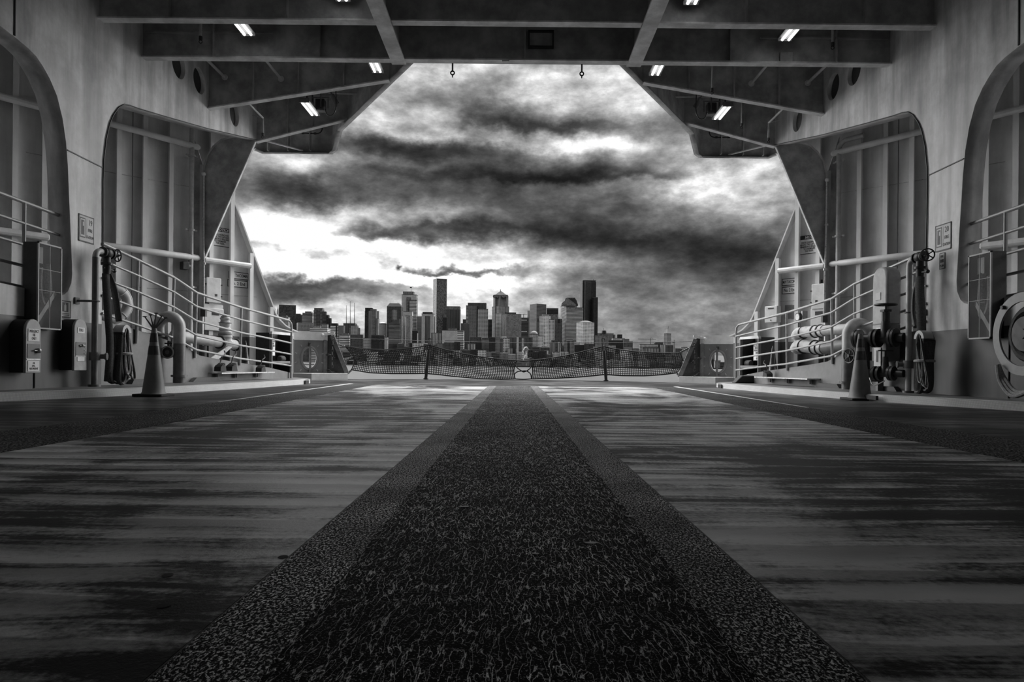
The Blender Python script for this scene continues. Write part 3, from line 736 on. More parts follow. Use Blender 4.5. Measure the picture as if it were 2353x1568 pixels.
def hull_sign(s, px, w, h, name, label):
    if s < 0: c = onP(*px, HP + HN*.008, HN)
    else:
        n = flip(HN, 1); c = onP(*px, flip(HP + HN*.008, 1), n)
    return board(name, s, c, hullM(s, c), w, h, label)
for s in (-1, 1):
    r, rect, text = hull_sign(s, (506, 545) if s < 0 else (1860, 562), .50, .40, 'captain_notice', 'NOTICE board about the captain and permission to disembark, %s hull' % ('port' if s < 0 else 'starboard'))
    rect(-.24, .115, .24, .19, nm='heading'); text('NOTICE', .04, .152, .078, M_SIGN, bold=.03, shear=.25)
    text("ONCE LOADING HAS\nBEGUN, THE CAPTAIN'S\nPERMISSION IS REQUIRED\nTO DISEMBARK\nTHE VESSEL.", 0, -.045, .050, bold=.025, xs=.76)
    r, rect, text = hull_sign(s, (548, 634) if s < 0 else (1815, 648), .48 if s < 0 else .37, .155, 'ship_name_plate', 'M/V TACOMA name plate on the %s hull between frames' % ('port' if s < 0 else 'starboard'))
    text('M/V TACOMA', 0, 0, .09, bold=.02, xs=.78 if s < 0 else .60)
    r, rect, text = hull_sign(s, (546, 652.5) if s < 0 else (1815, 667), .48 if s < 0 else .37, .155, 'ship_end_plate', 'No. 2 End plate below the ship name on the %s hull' % ('port' if s < 0 else 'starboard'))
    text('No. 2 End', 0, 0, .10, bold=.02, xs=.85 if s < 0 else .68)

# ---- wall cabinets of the left side (rounded heads)
def capsule_box(s, name, label, x0, y0, y1, z0, z1, depth, mat):
    """a box hung on the casing wall; its inboard face has a half-round head"""
    root = thing(name, label, 'box', (s*(WX-depth/2), (y0+y1)/2, z0)); r = (y1-y0)/2; cy = (y0+y1)/2
    def prof(x, g=0): return [V((x, y0-g, z0-g)), V((x, y1+g, z0-g))] + [V((x, cy + (r+g)*math.cos(a*PI/10), z1 - r + (r+g)*math.sin(a*PI/10))) for a in range(0, 11)]
    MB().prism(prof(s*(WX-.002)), (-s*(depth-.03), 0, 0)).build('case', M_RUBBER, root)  # shade on the box sides put in as black colour
    MB().prism(prof(s*(WX-depth+.03), .006), (-s*.03, 0, 0)).build('cover', mat, root, bevel=.008)
    return root, s*(WX-depth-.002), cy
r, x, cy = capsule_box(-1, 'oil_absorbent_box', 'grey round topped box lettered EMERGENCY USE ONLY on left casing wall', 0, 7.17, 7.39, .265, .83, .18, M_BOXG)
F_ = lambda z: wallM(-1, (x, cy, z))
def tile(root, s, x, cy, z, w, h, mat, nm): MB().box((x, cy, z), (.006, w, h)).build(nm, mat, root)
tile(r, -1, x, cy, .665, .17, .13, M_SIGN, 'label'); words('lettering', 'EMERGENCY\nUSE\nONLY', .042, frame((x+.004, cy, .665), (0,1,0), (0,0,1)), M_INK, r, xs=.62)
tile(r, -1, x, cy, .495, .19, .15, M_KICK, 'latch_recess'); MB().ball((x+.02, cy+.05, .50), .028, 6).cyl((x+.02, cy-.02, .50), (x+.02, cy+.07, .50), .008, n=8).build('latch', M_STEEL, r)
tile(r, -1, x, cy, .405, .20, .012, M_STEEL, 'ledge')
tile(r, -1, x, cy, .335, .17, .11, M_SIGN, 'label'); words('lettering', 'OIL\nSPILL\nABSORBENT', .032, frame((x+.004, cy, .335), (0,1,0), (0,0,1)), M_INK, r, xs=.75)
r, x, cy = capsule_box(-1, 'fire_box', 'grey round topped box lettered FIRE beside the left arch pillar', 0, 7.96, 8.19, .285, .885, .18, M_BOXG)
tile(r, -1, x, cy, .755, .13, .065, M_SIGN, 'label'); words('lettering', 'FIRE', .052, frame((x+.004, cy, .755), (0,1,0), (0,0,1)), M_INK, r, xs=.9)
tile(r, -1, x, cy, .535, .19, .16, M_KICK, 'latch_recess'); MB().ball((x+.02, cy, .575), .018, 6).cyl((x+.012, cy-.04, .575), (x+.012, cy+.06, .575), .008, n=8).build('latch', M_STEEL, r)
for a, b in ((.06,.52),(.06,.56),(.06,.48)): MB().ball((x+.004, cy+a, b), .008, 5).build('screw', M_STEEL, r)
tile(r, -1, x, cy, .45, .20, .012, M_STEEL, 'ledge'); tile(r, -1, x, cy, .415, .13, .05, M_SIGN, 'label')

# ---- tall clear fronted cases on the arch sills
for s in (-1, 1):
    xf = s*5.16; d = .16
    if s < 0: pa, pb = onX(88, 557, xf), onX(139, 758, xf)
    else: pa, pb = onX(2278, 578, xf), onX(2226, 779, xf)
    y0, y1 = sorted((pa.y, pb.y)); z0, z1 = pb.z, pa.z; cy, cz = (y0+y1)/2, (z0+z1)/2
    root = thing('stretcher_case', 'tall black case with clear front holding rolled gear, %s arch sill' % SD[s], 'case', (xf, cy, z0))
    MB().box((xf + s*(d-.03), cy, cz), (.012, y1-y0, z1-z0)).box((xf+s*d/2, y0, cz), (d, .012, z1-z0)).box((xf+s*d/2, y1, cz), (d, .012, z1-z0)).box((xf+s*d/2, cy, z0), (d, y1-y0, .012)).box((xf+s*d/2, cy, z1), (d, y1-y0, .012)).build('case', M_BLACK, root)
    mb = MB(); t = .016
    for yy in (y0, y1): mb.box((xf, yy, cz), (t, t, z1-z0+t))
    for zz in (z0, z1): mb.box((xf, cy, zz), (t, y1-y0+t, t))
    mb.box((xf, cy, cz), (.008, .006, z1-z0)); mb.box((xf, cy, z0+(z1-z0)*.7), (.008, y1-y0, .006)); mb.box((xf, cy, z0+(z1-z0)*.45), (.008, y1-y0, .006))
    mb.build('door_frame', M_BOXG, root)
    MB().box((xf - s*.004, cy, cz), (.004, y1-y0-.02, z1-z0-.02)).build('clear_cover', M_CLEAR, root)
    h = z1-z0; MB().box((xf + s*.06, y0+.10 if s < 0 else y1-.10, z1-.12), (.006, .12, .18)).build('card', M_SIGNG, root)
    MB().tube(smooth_path([(xf+s*.08, cy-.05, z1-.25), (xf+s*.08, cy-.06, cz), (xf+s*.08, cy-.02, z0+.30), (xf+s*.08, cy+.08, z0+.26), (xf+s*.08, cy+.10, cz), (xf+s*.08, cy+.07, z1-.2)]), .035, 8).build('hose_roll', M_HOSEL, root)
    MB().bar((xf+s*.09, y0+.02, z0+.03), (xf+s*.09, y1-.03, z0+.42), .05, .10, up=(1,0,0)).build('folded_sheet', M_SIGNG, root)
    MB().cyl((xf+s*.05, cy-.03, z0+.40), (xf+s*.05, cy+.05, z0+.40), .014, n=8).build('clip', M_BLACK, root)

# ---- hand wheel
def wheel(mb, c, axis, R, r=.007, spokes=5):
    c, axis = V(c), V(axis).normalized(); mb.torus(c, axis, R, r, 20, 6)
    a = axis.cross(V((0,0,1))); a = a.normalized() if a.length > .05 else V((1,0,0)); b = axis.cross(a)
    for k in range(spokes):
        t = 2*PI*k/spokes; mb.cyl(c, c + a*(R*math.cos(t)) + b*(R*math.sin(t)), r*.8, n=6)
    mb.cyl(c - axis*.02, c + axis*.02, r*2, n=8); return mb

# ---- fire hydrant standpipes with their hoses
def hydrant(s, x, y, ztop):
    w = -s; g = -s   # w: inboard, g: the way the valve faces along the ship
    root = thing('fire_standpipe', 'upright fire main with valve and hand wheel on the %s walkway' % SD[s], 'standpipe', (x, y, .082))
    MB().cyl((x, y, .082), (x, y, ztop-.09), .036, n=14).build('riser', M_PIPE if s > 0 else M_PIPED, root)
    MB().tube(arc((x, y+g*.09, ztop-.09), .09, 180, 90, 8, (0,g,0), (0,0,1)) + [V((x, y+g*.14, ztop))], .036, 12).build('elbow', M_PIPE, root)
    for a in (.135, .30): MB().cyl((x, y+g*a, ztop), (x, y+g*(a+.02), ztop), .065, n=14).build('flange', M_BLACK, root)
    MB().ball((x, y+g*.23, ztop), .07, 8, (1,1.2,1)).cyl((x, y+g*.23, ztop+.02), (x, y+g*.23, ztop-.17), .045, n=12).cyl((x, y+g*.23, ztop-.12), (x, y+g*.23, ztop-.15), .07, n=12).build('valve_body', M_BLACK, root)
    MB().cyl((x, y+g*.23, ztop), (x+w*.02, y+g*.40, ztop+.0), .018, n=8).build('spindle', M_BLACK, root)
    wheel(MB(), (x+w*.02, y+g*.42, ztop), (w*.5, g, .1), .075, .009).build('hand_wheel', M_BLACK, root)
    MB().cyl((x, y+g*.23, ztop-.17), (x, y+g*.23, ztop-.26), .05, .042, 12).cyl((x+w*.0, y+g*.16, ztop-.19), (x, y+g*.38, ztop-.20), .012, n=8).ball((x, y+g*.39, ztop-.20), .026, 6).build('coupling', M_BLACK, root)
    MB().cyl((x, y, 1.12), (s*WX, y-.02, 1.12), .015, n=8).box((s*(WX-.01), y-.02, 1.12), (.02, .08, .08)).torus((x, y, 1.12), (0,0,1), .045, .010, 16, 6).build('wall_bracket', M_PIPED, root)
    MB().cyl((x, y, .40), (x, y, .50), .06, n=14).cyl((x-w*.0, y+.02, .45), (x+w*.10, y+.05, .45), .03, n=10).cyl((x+w*.10, y+.05, .45), (x+w*.12, y+.055, .45), .045, n=10).build('drain_tee', M_PIPED, root)
    MB().cyl((x, y, .082), (x, y, .11), .07, n=14).build('foot_flange', M_PIPED, root)
    return root
hx, hy = -5.08, 8.28
hydrant(-1, hx, hy, 1.74)
# left hose: from the valve down to the saddle and its hanging bights
def hose_rack(s, x, y, z):
    w = -s; root = thing('hose_rack', 'flat fire hose hung in long loops over a saddle, %s walkway' % SD[s], 'hose', (x, y, .082))
    sd = arc((x, y, z-.10), .10, 0, 180, 10, (0,1,0), (0,0,1))
    MB().prism([V((x+w*.0, p.y, p.z)) for p in sd] + [V((x, y + .055*math.cos(a*PI/8), z-.10+.055*math.sin(a*PI/8))) for a in range(8, -1, -1)], (w*.12, 0, 0)).build('saddle', M_SIGNG, root)
    g = -s
    for dx, half, low, lean, r, m in ((.0, .075, .12, -.10, .040, M_HOSE), (.02, .07, .11, .0, .040, M_HOSE), (.05, .055, .13, .06, .036, M_HOSE), (.08, .06, .10, -.05, .034, M_HOSE), (.105, .05, .18, .10, .013, M_HOSEL), (.115, .045, .22, .03, .012, M_HOSEL), (.11, .05, .15, .17, .016, M_HOSE)):
        xx = x + w*dx; a = V((xx, y, z-.03)); mid = (z+.1)*.5
        pts = smooth_path([a + V((0,-half,-.10)), V((xx, y-half+g*lean*.3, mid+.05)), V((xx, y-half*1.1+g*lean*.8, low+.12)), V((xx, y+g*lean-half*.5, low+.02)), V((xx, y+g*lean+half*.6, low+.02)), V((xx, y+half*1.1+g*lean*.8, low+.12)), V((xx, y+half+g*lean*.3, mid+.05)), a + V((0,half,-.10)), a + V((0,0,-.01)), a + V((0,-half,-.10))], 5)
        MB().tube(pts, r, 7, flat=.6).build('hose_loop', m, root)
    MB().torus((x+w*.06, y+g*.02, z-.37), (0,0,1), .10, .018, 18, 6, a=(0,1,0)).build('strap', M_HOSEL, root)
    MB().cyl((x+w*.09, y+.03, z-.35), (x+w*.10, y+g*.20, z-.60), .016, .010, 8).build('nozzle', M_BLACK, root)
    return root
hose_rack(-1, -5.06, 8.72, .86)
root = thing('fire_hose', 'flat dark fire hose hanging from the left standpipe valve', 'hose', (hx, hy+.23, .2))
MB().tube(smooth_path([(hx, hy+.21, 1.48), (hx+.02, hy+.19, 1.30), (hx+.03, hy+.21, 1.0), (hx+.04, hy+.24, .65), (hx+.03, hy+.25, .40), (hx+.0, hy+.27, .14)]), .045, 8, flat=.5).build('hose', M_HOSE, root)
MB().tube(smooth_path([(hx+.01, hy+.25, 1.48), (hx+.03, hy+.34, 1.30), (hx+.04, hy+.40, 1.05), (hx+.05, hy+.42, .9)]), .05, 8, radii=None, flat=.35).build('hose_tail', M_HOSE, root)
hydrant(1, 5.10, 8.82, 1.80)
hose_rack(1, 5.03, 8.28, .86)
root = thing('fire_hose', 'pair of dark fire hoses falling from the right standpipe valve', 'hose', (5.1, 8.6, .2))
MB().tube(smooth_path([(5.10, 8.62, 1.54), (5.06, 8.64, 1.35), (5.04, 8.62, 1.10), (5.03, 8.55, .92)]), .045, 8, flat=.6).build('hose', M_HOSE, root)
MB().tube(smooth_path([(5.09, 8.57, 1.54), (5.03, 8.47, 1.32), (5.0, 8.38, 1.0), (4.97, 8.33, .6), (4.96, 8.33, .3), (4.97, 8.34, .13)]), .055, 8, flat=.6).build('hose', M_HOSE, root)

# ---- traffic cones
def cone(c, h, base, label, prongs=False, dark=False):
    c = V(c); root = thing('traffic_cone', label, 'cone', c); r0, r1 = base*.36, h*.032
    MB().prism([c + V((base/2*math.cos(a), base/2*math.sin(a), 0)) * 1.0 if False else c + V((x*base/2, y*base/2, 0)) for a, x, y in ((0,-1,-.9),(0,-.9,-1),(0,.9,-1),(0,1,-.9),(0,1,.9),(0,.9,1),(0,-.9,1),(0,-1,.9))], (0,0,.03)).build('base', M_RUBBER, root, bevel=.006)
    rr = lambda k: r0 + (r1-r0)*k
    MB().lathe(c, (0,0,1), [(r0*1.12,.03),(r0,.05)] + [(rr(k/10), .05+(h-.05)*k/10) for k in range(1, 11)] + [(r1*.6, h), (r1*.55, h-.03)], 28).build('body', M_COLLAR if dark else M_CONE, root)
    for a, b in ((.58,.72),(.78,.92)):
        MB().lathe(c, (0,0,1), [(rr(a)+.003, .05+(h-.05)*a), (rr(b)+.003, .05+(h-.05)*b)], 28).build('collar', M_COLLAR, root)
    if prongs:
        t = c + V((0,0,h-.02)); mb = MB()
        for dx, dz in ((-.12,.15),(-.055,.17),(.01,.19),(.075,.16),(.12,.14)):
            e = t + V((dx, .02, dz)); mb.cyl(t, e, .012, .007, 8); mb.ball(e, .017, 5, (1.6,1,.5))
        mb.build('prongs', M_PIPED, root)
    return root
c1 = onZ(353, 911, 0); cone((c1.x, c1.y, 0), .775, .33, 'tall traffic cone with pronged top on the left side of the deck', True)
c2 = onZ(1976, 920, 0); cone((c2.x, c2.y, 0), .82, .35, 'tall traffic cone on the deck before the right gooseneck vent')
c3 = rail_t(563, 838, -.25); p = rp(c3[0], 0, -.25); cone((p.x, p.y, c3[1]-.02), .46, .22, 'small dark cone behind the left railing', dark=True)
c3 = onP(1776, 850, flip(RA - RN*.25, 1), flip(RN, 1)); cone((c3.x, c3.y, c3.z-.05), .50, .22, 'small dark cone behind the right railing', dark=True)

# ---- gooseneck vents
for s in (-1, 1):
    x, y = s*4.92, 10.05; r = .083
    root = thing('gooseneck_vent', 'pale bent over vent pipe rising from the %s walkway' % SD[s], 'vent', (x, y, .082))
    u = V((-1, 0, 0)) # both necks bend in the ship's frame towards port or starboard as seen
    u = V((-1,0,0)) if s < 0 else V((1,0,0))
    R = .155; zc = 1.10 - R - r + .02; zc = .90
    MB().cyl((x, y, .082), (x, y, .66), r, n=20).build('lower_pipe', M_PIPED, root)
    c = V((x, y, zc)) + u*R
    pts = [V((x, y, .66))] + [c - u*R] + [c + u*(R*math.cos(math.radians(a))) + V((0,0,R*math.sin(math.radians(a)))) for a in range(165, -1, -15)] + [c + u*R - V((0,0,.11))]
    MB().tube(pts, r, 20).build('neck', M_PIPE, root)
    e = c + u*R - V((0,0,.11))
    MB().cyl(e, e - V((0,0,.03)), r*1.06, n=20).build('mouth_ring', M_PIPED, root)
    MB().cyl((x, y, .17), (x, y, .20), r*1.35, n=20).build('flange', M_PIPED, root)
    f = V((x, y, .53)) + u*.13 + V((0, -.09, 0))
    mb = MB().cyl(f + V((0,.05,0)), f, .088, n=20); mb.build('float_valve', M_BLACK, root)
    MB().torus(f, (0,1,0), .085, .012, 24, 8).build('valve_rim', M_PIPE, root)
    MB().cyl(f + V((0,-.012,0)), f + V((0,.0,0)), .03, n=14).build('valve_hub', M_PIPED, root)
    MB().cyl(f + V((0,.02,.08)), f + V((0,.02,.17)), .012, n=8).bar(f + V((-.05,.02,.13)), f + V((.05,.02,.13)), .02, .02).cyl(f+V((-.15,.02,.12)), f+V((-.08,.02,.10)), .008, n=6).build('valve_lever', M_BLACK, root)

# ---- cargo pipes lying behind the railings
def rpx(s, px, py, off): 
    if s < 0: return onP(px, py, RA - RN*off, RN)
    return onP(px, py, flip(RA - RN*off, 1), flip(RN, 1))
root = thing('fill_pipe', 'pale filling pipe with canvas wrapped valve behind the left railing', 'pipe', rpx(-1, 480, 800, .22))
a, b, c = rpx(-1, 400, 771, .22), rpx(-1, 505, 787, .22), rpx(-1, 540, 793, .22)
MB().tube([a, b, c], .088, 16).build('pipe', M_PIPE, root)
MB().cyl(b + (a-b)*.02, b - (a-b)*.02, .115, n=18).cyl(c, c + (c-b)*.08, .11, n=18).build('flange', M_BLACK, root)
d = rpx(-1, 517, 782, .22); u = V((0,0,1))
hp_ = smooth_path([d + u*-.05, d + u*.06, d + u*.15 , d + u*.22, d+u*.36, d + u*.42]); nh = len(hp_)
MB().tube(hp_, .1, 14, radii=[.125 - .055*k/nh + .010*math.sin(k*1.3) for k in range(nh)]).build('canvas_hood', M_CANVAS, root)
MB().bar(d + u*.44 + RD*-.13, d + u*.44 + RD*.15, .03, .02).cyl(d+u*.40, d+u*.46, .05, n=10).build('hand_wheel', M_BLACK, root)
MB().torus(d + u*.10, (0,0,1), .105, .012, 18, 6).torus(d+u*.30, (0,0,1), .10, .008, 18, 6).build('lashing', M_HOSEL, root)
MB().prism([rpx(-1,478,828,.15), rpx(-1,500,828,.15), rpx(-1,540,792,.15), rpx(-1,533,790,.15)], RN*-.02).build('tarp_tail', M_CANVAS, root)
for px in (430, 470): 
    q = rpx(-1, px, 795, .22); MB().cyl(q, q - V((0,0,.25)), .03, n=8).build('support', M_PIPED, root)
for k, (z0, nm, lab, rr) in enumerate(((742, 'fill_pipe', 'upper pale pipe with white wrapped bend behind the right railing', .085), (795, 'fill_pipe', 'lower grey pipe with strapped bend behind the right railing', .10))):
    a, b, c = rpx(1, 1950, 756 if k == 0 else 793, .22), rpx(1, 1895, 760 if k == 0 else 800, .22), rpx(1, 1835, 766 if k == 0 else 796, .22)
    root = thing(nm, lab, 'pipe', b); d = (c-b).normalized()
    MB().tube([a, b], rr, 16).build('pipe', M_PIPE if k == 0 else M_PIPED, root)
    MB().tube(smooth_path([b, b + (c-b)*.4, b+(c-b)*.75 + V((0,0,.01)), c, c - V((0,0,.08)) + (c-b)*.1]), rr*1.12, 14).build('canvas_wrap', M_CANVAS if k == 0 else M_PIPE, root)
    for t in (.15, .35, .8): MB().torus(b + (c-b)*t, d, rr*1.14, .016, 20, 6).build('strap', M_BLACK, root)
    MB().cyl(c + V((0,0,.05)), c + V((0,0,.20)), .012, n=8).ball(c+V((0,0,.2)), .02, 5).build('vent_cock', M_BLACK, root)
p = rpx(1, 1838, 729, .2); root = thing('pressure_gauge', 'round black pressure gauge above the wrapped pipe on the right', 'gauge', p)
n = flip(RN, 1); MB().cyl(p, p + n*.05, .075, n=20).build('case', M_BLACK, root); MB().cyl(p+n*.05, p+n*.053, .058, n=20).build('dial', M_SIGN, root)
MB().bar(p+n*.055, p+n*.055+V((.02,-.02,.035)), .006, .004).build('needle', M_INK, root); MB().cyl(p, p - V((0,0,.30)), .012, n=8).build('stem', M_PIPED, root); MB().box(p+V((.1,.05,.02)), (.09,.05,.18)).build('mount', M_BOXG, root)

# ---- the valve manifold on the right walkway
root = thing('valve_manifold', 'black flanged valves branching off the right fire main', 'valve', (4.95, 9.05, .45))
d = V((-.55, .83, 0)).normalized(); A = V((5.06, 8.85, .80))
mb = MB().cyl(A, A + d*.62, .062, n=16)
for t in (.10, .14, .32, .38, .58, .62): mb.cyl(A + d*t, A + d*(t+.03), .125, n=20)
mb.build('upper_branch', M_BLACK, root)
q = A + d*.24; MB().cyl(q, q + V((0,0,.22)), .07, .055, 14).cyl(q+V((0,0,.22)), q+V((0,0,.34)), .05, n=10).box(q+V((0,0,.36)), (.10,.10,.03)).cyl(q + V((0,0,.34)), q + V((0,0,.45)), .012, n=8).build('gate_valve', M_BLACK, root)
wheel(MB(), q + V((0,0,.44)), (0,0,1), .13, .012, 4).build('hand_wheel', M_BLACK, root)
A2 = V((5.06, 8.85, .33)); mb = MB().cyl(A2, A2 + d*.42, .05, n=14)
for t in (.12, .16, .30, .36): mb.cyl(A2 + d*t, A2 + d*(t+.03), .095, n=18)
mb.build('lower_branch', M_BLACK, root)
q = A2 + d*.24; MB().cyl(q, q + V((0,0,.22)), .055, .035, 12).cyl(q+V((0,0,.2)), q+V((0,0,.30)), .012, n=8).bar(q+V((-.1,0,.30)), q+V((.1,0,.30)), .02, .016).build('gate_valve', M_BLACK, root)
MB().tube(smooth_path([A2 + d*.40 + V((-.05,0,-.06)), A2 + d*.34 + V((-.06,-.02,-.16)), A2 + d*.2 + V((-.07,-.04,-.10))]), .008, 6).build('chain', M_STEEL, root)
q = A + d*.50; MB().cyl(q, q - V((0,0,.42)), .05, n=12).cyl(q-V((0,0,.18)), q-V((0,0,.30)), .075, n=12).cyl(q - V((0,0,.24)), q - V((.18,.05,.24)), .035, n=10).build('side_valve', M_BLACK, root)
wheel(MB(), q - V((.27,.08,.24)), (1,.3,0), .095, .011).cyl(q - V((.27,.08,.24)), q - V((.18,.05,.24)), .012, n=8).build('hand_wheel', M_BLACK, root)
MB().box((4.93, 9.45, .30), (.22, .05, .18)).build('name_plate', M_KICK, root)

# ---- tall round headed cabinet on the right
root = thing('hose_cabinet', 'tall grey cabinet with rounded head standing behind right standpipe', 'cabinet', (5.08, 9.35, .4))
def hood(x0, y0, y1, z0, z1, r):
    pr = [V((x0, y0, z0)), V((x0, y1, z0))] + [V((x0, y1 - r + r*math.cos(a), z1 - r + r*math.sin(a))) for a in [k*PI/12 for k in range(0, 7)]] + [V((x0, y0 + r - r*math.sin(a), z1 - r + r*math.cos(a))) for a in [k*PI/12 for k in range(0, 7)]]
    return pr
xi = 4.99; y0, y1 = 9.15, 9.52
MB().prism(hood(xi, y0, y1, .98, 1.78, .17), (.20, 0, 0)).build('hood', M_BOXG, root, bevel=.03)
MB().box((xi+.10, (y0+y1)/2, .74), (.19, y1-y0-.01, .50)).build('body', M_KICK, root, bevel=.01)
MB().box((xi-.004, (y0+y1)/2+.02, 1.38), (.006, .13, .10)).build('label', M_SIGNG, root)
MB().box((xi-.004, (y0+y1)/2, .86), (.008, .28, .26)).build('gauge_plate', M_BOXG, root)
MB().box((xi-.010, (y0+y1)/2-.03, .87), (.008, .13, .16)).build('dial', M_SIGN, root)
for a in (-.5, .2, .9): MB().bar((xi-.016, (y0+y1)/2-.03, .86), (xi-.016, (y0+y1)/2-.03+.06*math.sin(a), .86+.06*math.cos(a)), .005, .003, up=(1,0,0)).build('needle', M_INK, root)
MB().box((xi-.004, (y0+y1)/2+.02, .55), (.006, .17, .26)).build('label', M_SIGNG, root); MB().box((xi-.009, (y0+y1)/2+.02, .56), (.003, .05, .16)).build('pictogram', M_INK, root)
MB().box((xi+.10, y1-.03, .25), (.08, .06, .5)).build('stand', M_KICK, root)

# ---- hose reel at the right edge
cy, cz, R = 6.515, .74, .40; x = 4.86
root = thing('hose_reel', 'big round hose reel with pale rim at the right casing wall', 'reel', (5.05, cy, .09))
cir = lambda xx, r, n=40: [V((xx, cy + r*math.cos(2*PI*k/n), cz + r*math.sin(2*PI*k/n))) for k in range(n)]
n = 40; M = frame((x, 0, 0), (0,1,0), (0,0,1))
plate('rim', [(p.y, p.z) for p in cir(0, R)], [[(p.y, p.z) for p in cir(0, R*.78)]], .02, M, M_BOXG, root)
plate('rim', [(p.y, p.z) for p in cir(0, R)], [[(p.y, p.z) for p in cir(0, R*.3)]], .02, frame((5.22, 0, 0), (0,1,0), (0,0,1)), M_KICK, root)
MB().cyl((x+.01, cy, cz), (5.22, cy, cz), R*.42, n=28).build('drum', M_BLACK, root)
MB().cyl((x-.02, cy, cz), (WX-.02, cy, cz), .05, n=12).build('axle', M_BLACK, root)
for k in range(4):
    MB().torus((x+.08+k*.07, cy, cz), (1,0,0), R*.60, .04, 36, 8).build('hose_turn', M_HOSE, root)
for k in range(3):
    MB().tube(smooth_path([(x-.02-.02*k, cy+.30-.02*k, cz-.30), (x-.03-.02*k, cy+.20, cz-.43-.02*k), (x-.03-.02*k, cy+.02, cz-.56-.02*k), (x-.02-.02*k, cy-.25, cz-.50)]), .020, 8).build('loose_hose', M_HOSEL, root)
MB().cyl((x-.04, cy+.24, cz+.27), (x+.02, cy+.24, cz+.27), .02, n=8).build('handle', M_BLACK, root)

# ---- life ring, enclosures, lamps and pipes on the hull
def hullq(s, px, py, off):
    if s < 0: return onP(px, py, HP + HN*off, HN)
    return onP(px, py, flip(HP + HN*off, 1), flip(HN, 1))
c = hullq(-1, 255, 697, .24); root = thing('life_ring', 'life ring hanging on the hull behind the left standpipe', 'life ring', c - V((0,0,.38)))
MB().torus(c, HN, .29, .085, 32, 12).build('ring', M_RING, root)
for a in (45, 135, 225, 315):
    d = HD*math.cos(math.radians(a)) + V((0,0,math.sin(math.radians(a)))); MB().torus(c + d*.29, d.cross(HN), .089, .008, 16, 6).build('tape_band', M_TAPE, root)
MB().torus(c, HN, .385, .008, 32, 6).build('grab_line', M_STEEL, root)
MB().box(c - HN*.06 - HD*.28, (.14,.03,.34), frame((0,0,0), HD, (0,0,1)).to_3x3()).build('backboard', M_SIGN, root)
for s in (-1, 1):
    c = hullq(s, 485 if s < 0 else 1888, 668 if s < 0 else 682, .10); n = HN if s < 0 else flip(HN, 1); D = V((HD.x, HD.y, 0)) if s < 0 else V((-HD.x, HD.y, 0))
    R = frame((0,0,0), D, (0,0,1)).to_3x3()
    root = thing('switch_enclosure', 'white watertight electrical enclosure with latches on the %s hull' % ('port' if s < 0 else 'starboard'), 'box', c - V((0,0,.3)))
    MB().box(c, (.30, .50, .18) if False else (.30, .50, .16), R).build('case', M_BOXW, root, bevel=.02)
    MB().box(c + n*.095, (.32, .52, .03), R).build('lid', M_BOXW, root, bevel=.012)
    for a, b in ((-.17,.12),(-.17,-.12),(.17,.12),(.17,-.12)): MB().box(c + D*a + V((0,0,b)) + n*.08, (.03,.02,.07), R).build('latch', M_BLACK, root)
    for b in (.28, -.28): MB().cyl(c + V((0,0,b)), c + V((0,0,b*1.25)), .02, n=8).build('cable_gland', M_BLACK, root)
    MB().box(c + n*.112 + D*.05 - V((0,0,.10)), (.05,.05,.004), R).build('tag', M_INK, root)
    c = hullq(s, 487 if s < 0 else 1890, 735 if s < 0 else 735, .10)
    root = thing('junction_cabinet', 'low pale cabinet below the white enclosure on the %s hull' % ('port' if s < 0 else 'starboard'), 'box', c - V((0,0,.3)))
    MB().box(c, (.42, .46, .18), R).build('case', M_BOXW, root, bevel=.01); MB().box(c + n*.093 + D*.03 + V((0,0,.13)), (.16,.08,.006), R).build('plate', M_INK, root); MB().box(c + n*.05 + V((0,0,.27)), (.42,.10,.02), R).build('shelf', M_BOXW, root)
    # vertical drain pipe with clamps
    p = hullq(s, 440 if s < 0 else 1927, 450, .20); r0 = thing('drain_pipe', 'upright drain pipe with clamps on the %s hull beside web frame' % ('port' if s < 0 else 'starboard'), 'pipe', (p.x, p.y, .5))
    top = 5.2 if s < 0 else 4.72
    if s < 0: pts = [V((p.x,p.y,.6)), V((p.x,p.y,5.6))]
    else: pts = [V((p.x,p.y,.6)), V((p.x,p.y,4.72)), V((p.x,p.y,4.80))] + [V((p.x,p.y,4.8)) - D*(-.16*(1-math.cos(a))) *-1 + V((0,0,.16*math.sin(a))) for a in (.4,.8,1.2,1.57)] + [V((p.x,p.y,4.96)) - D*.5]
    MB().tube(pts, .048, 12).build('pipe', M_PIPE, r0)
    for z in (4.55, 3.05, 1.9): MB().cyl((p.x,p.y,z-.02), (p.x,p.y,z+.02), .07, n=14).bar(V((p.x,p.y,z)) - D*.12, V((p.x,p.y,z)) + D*.12, .03, .03).build('clamp', M_PIPE, r0)
    # conduit on the web frame
    xa = onY(468, 400, 13.90); xb = onY(468, 712, 13.90)
    a, b = flip(xa, s), flip(xb, s)
    r0 = thing('cable_conduit', 'thin conduit running down the %s web frame to a switch' % SD[s], 'conduit', b)
    MB().cyl(a, b, .022, n=8).build('tube', M_STEEL, r0); MB().ball(a, .045, 6).build('lamp_globe', M_TAPE, r0)
    for k in (.33, .66): q = a + (b-a)*k; MB().box(q, (.07,.05,.04)).build('clamp', M_STEEL, r0)
    MB().box(b - V((0,0,.06)), (.10,.08,.16)).build('switch_box', M_BLACK, r0)
c = hullq(-1, 424, 611, .22); root = thing('bulkhead_lamp', 'small dark flood lamp under the fender bar on port hull', 'lamp', c)
R = frame((0,0,0), HD, (0,0,1)).to_3x3(); MB().box(c, (.13,.16,.14), R).build('housing', M_BLACK, root, bevel=.01); MB().tube(smooth_path([c + HD*.07, c+HD*.13, c+HD*.15-V((0,0,.10))]), .03, 8).build('arm', M_STEEL, root)
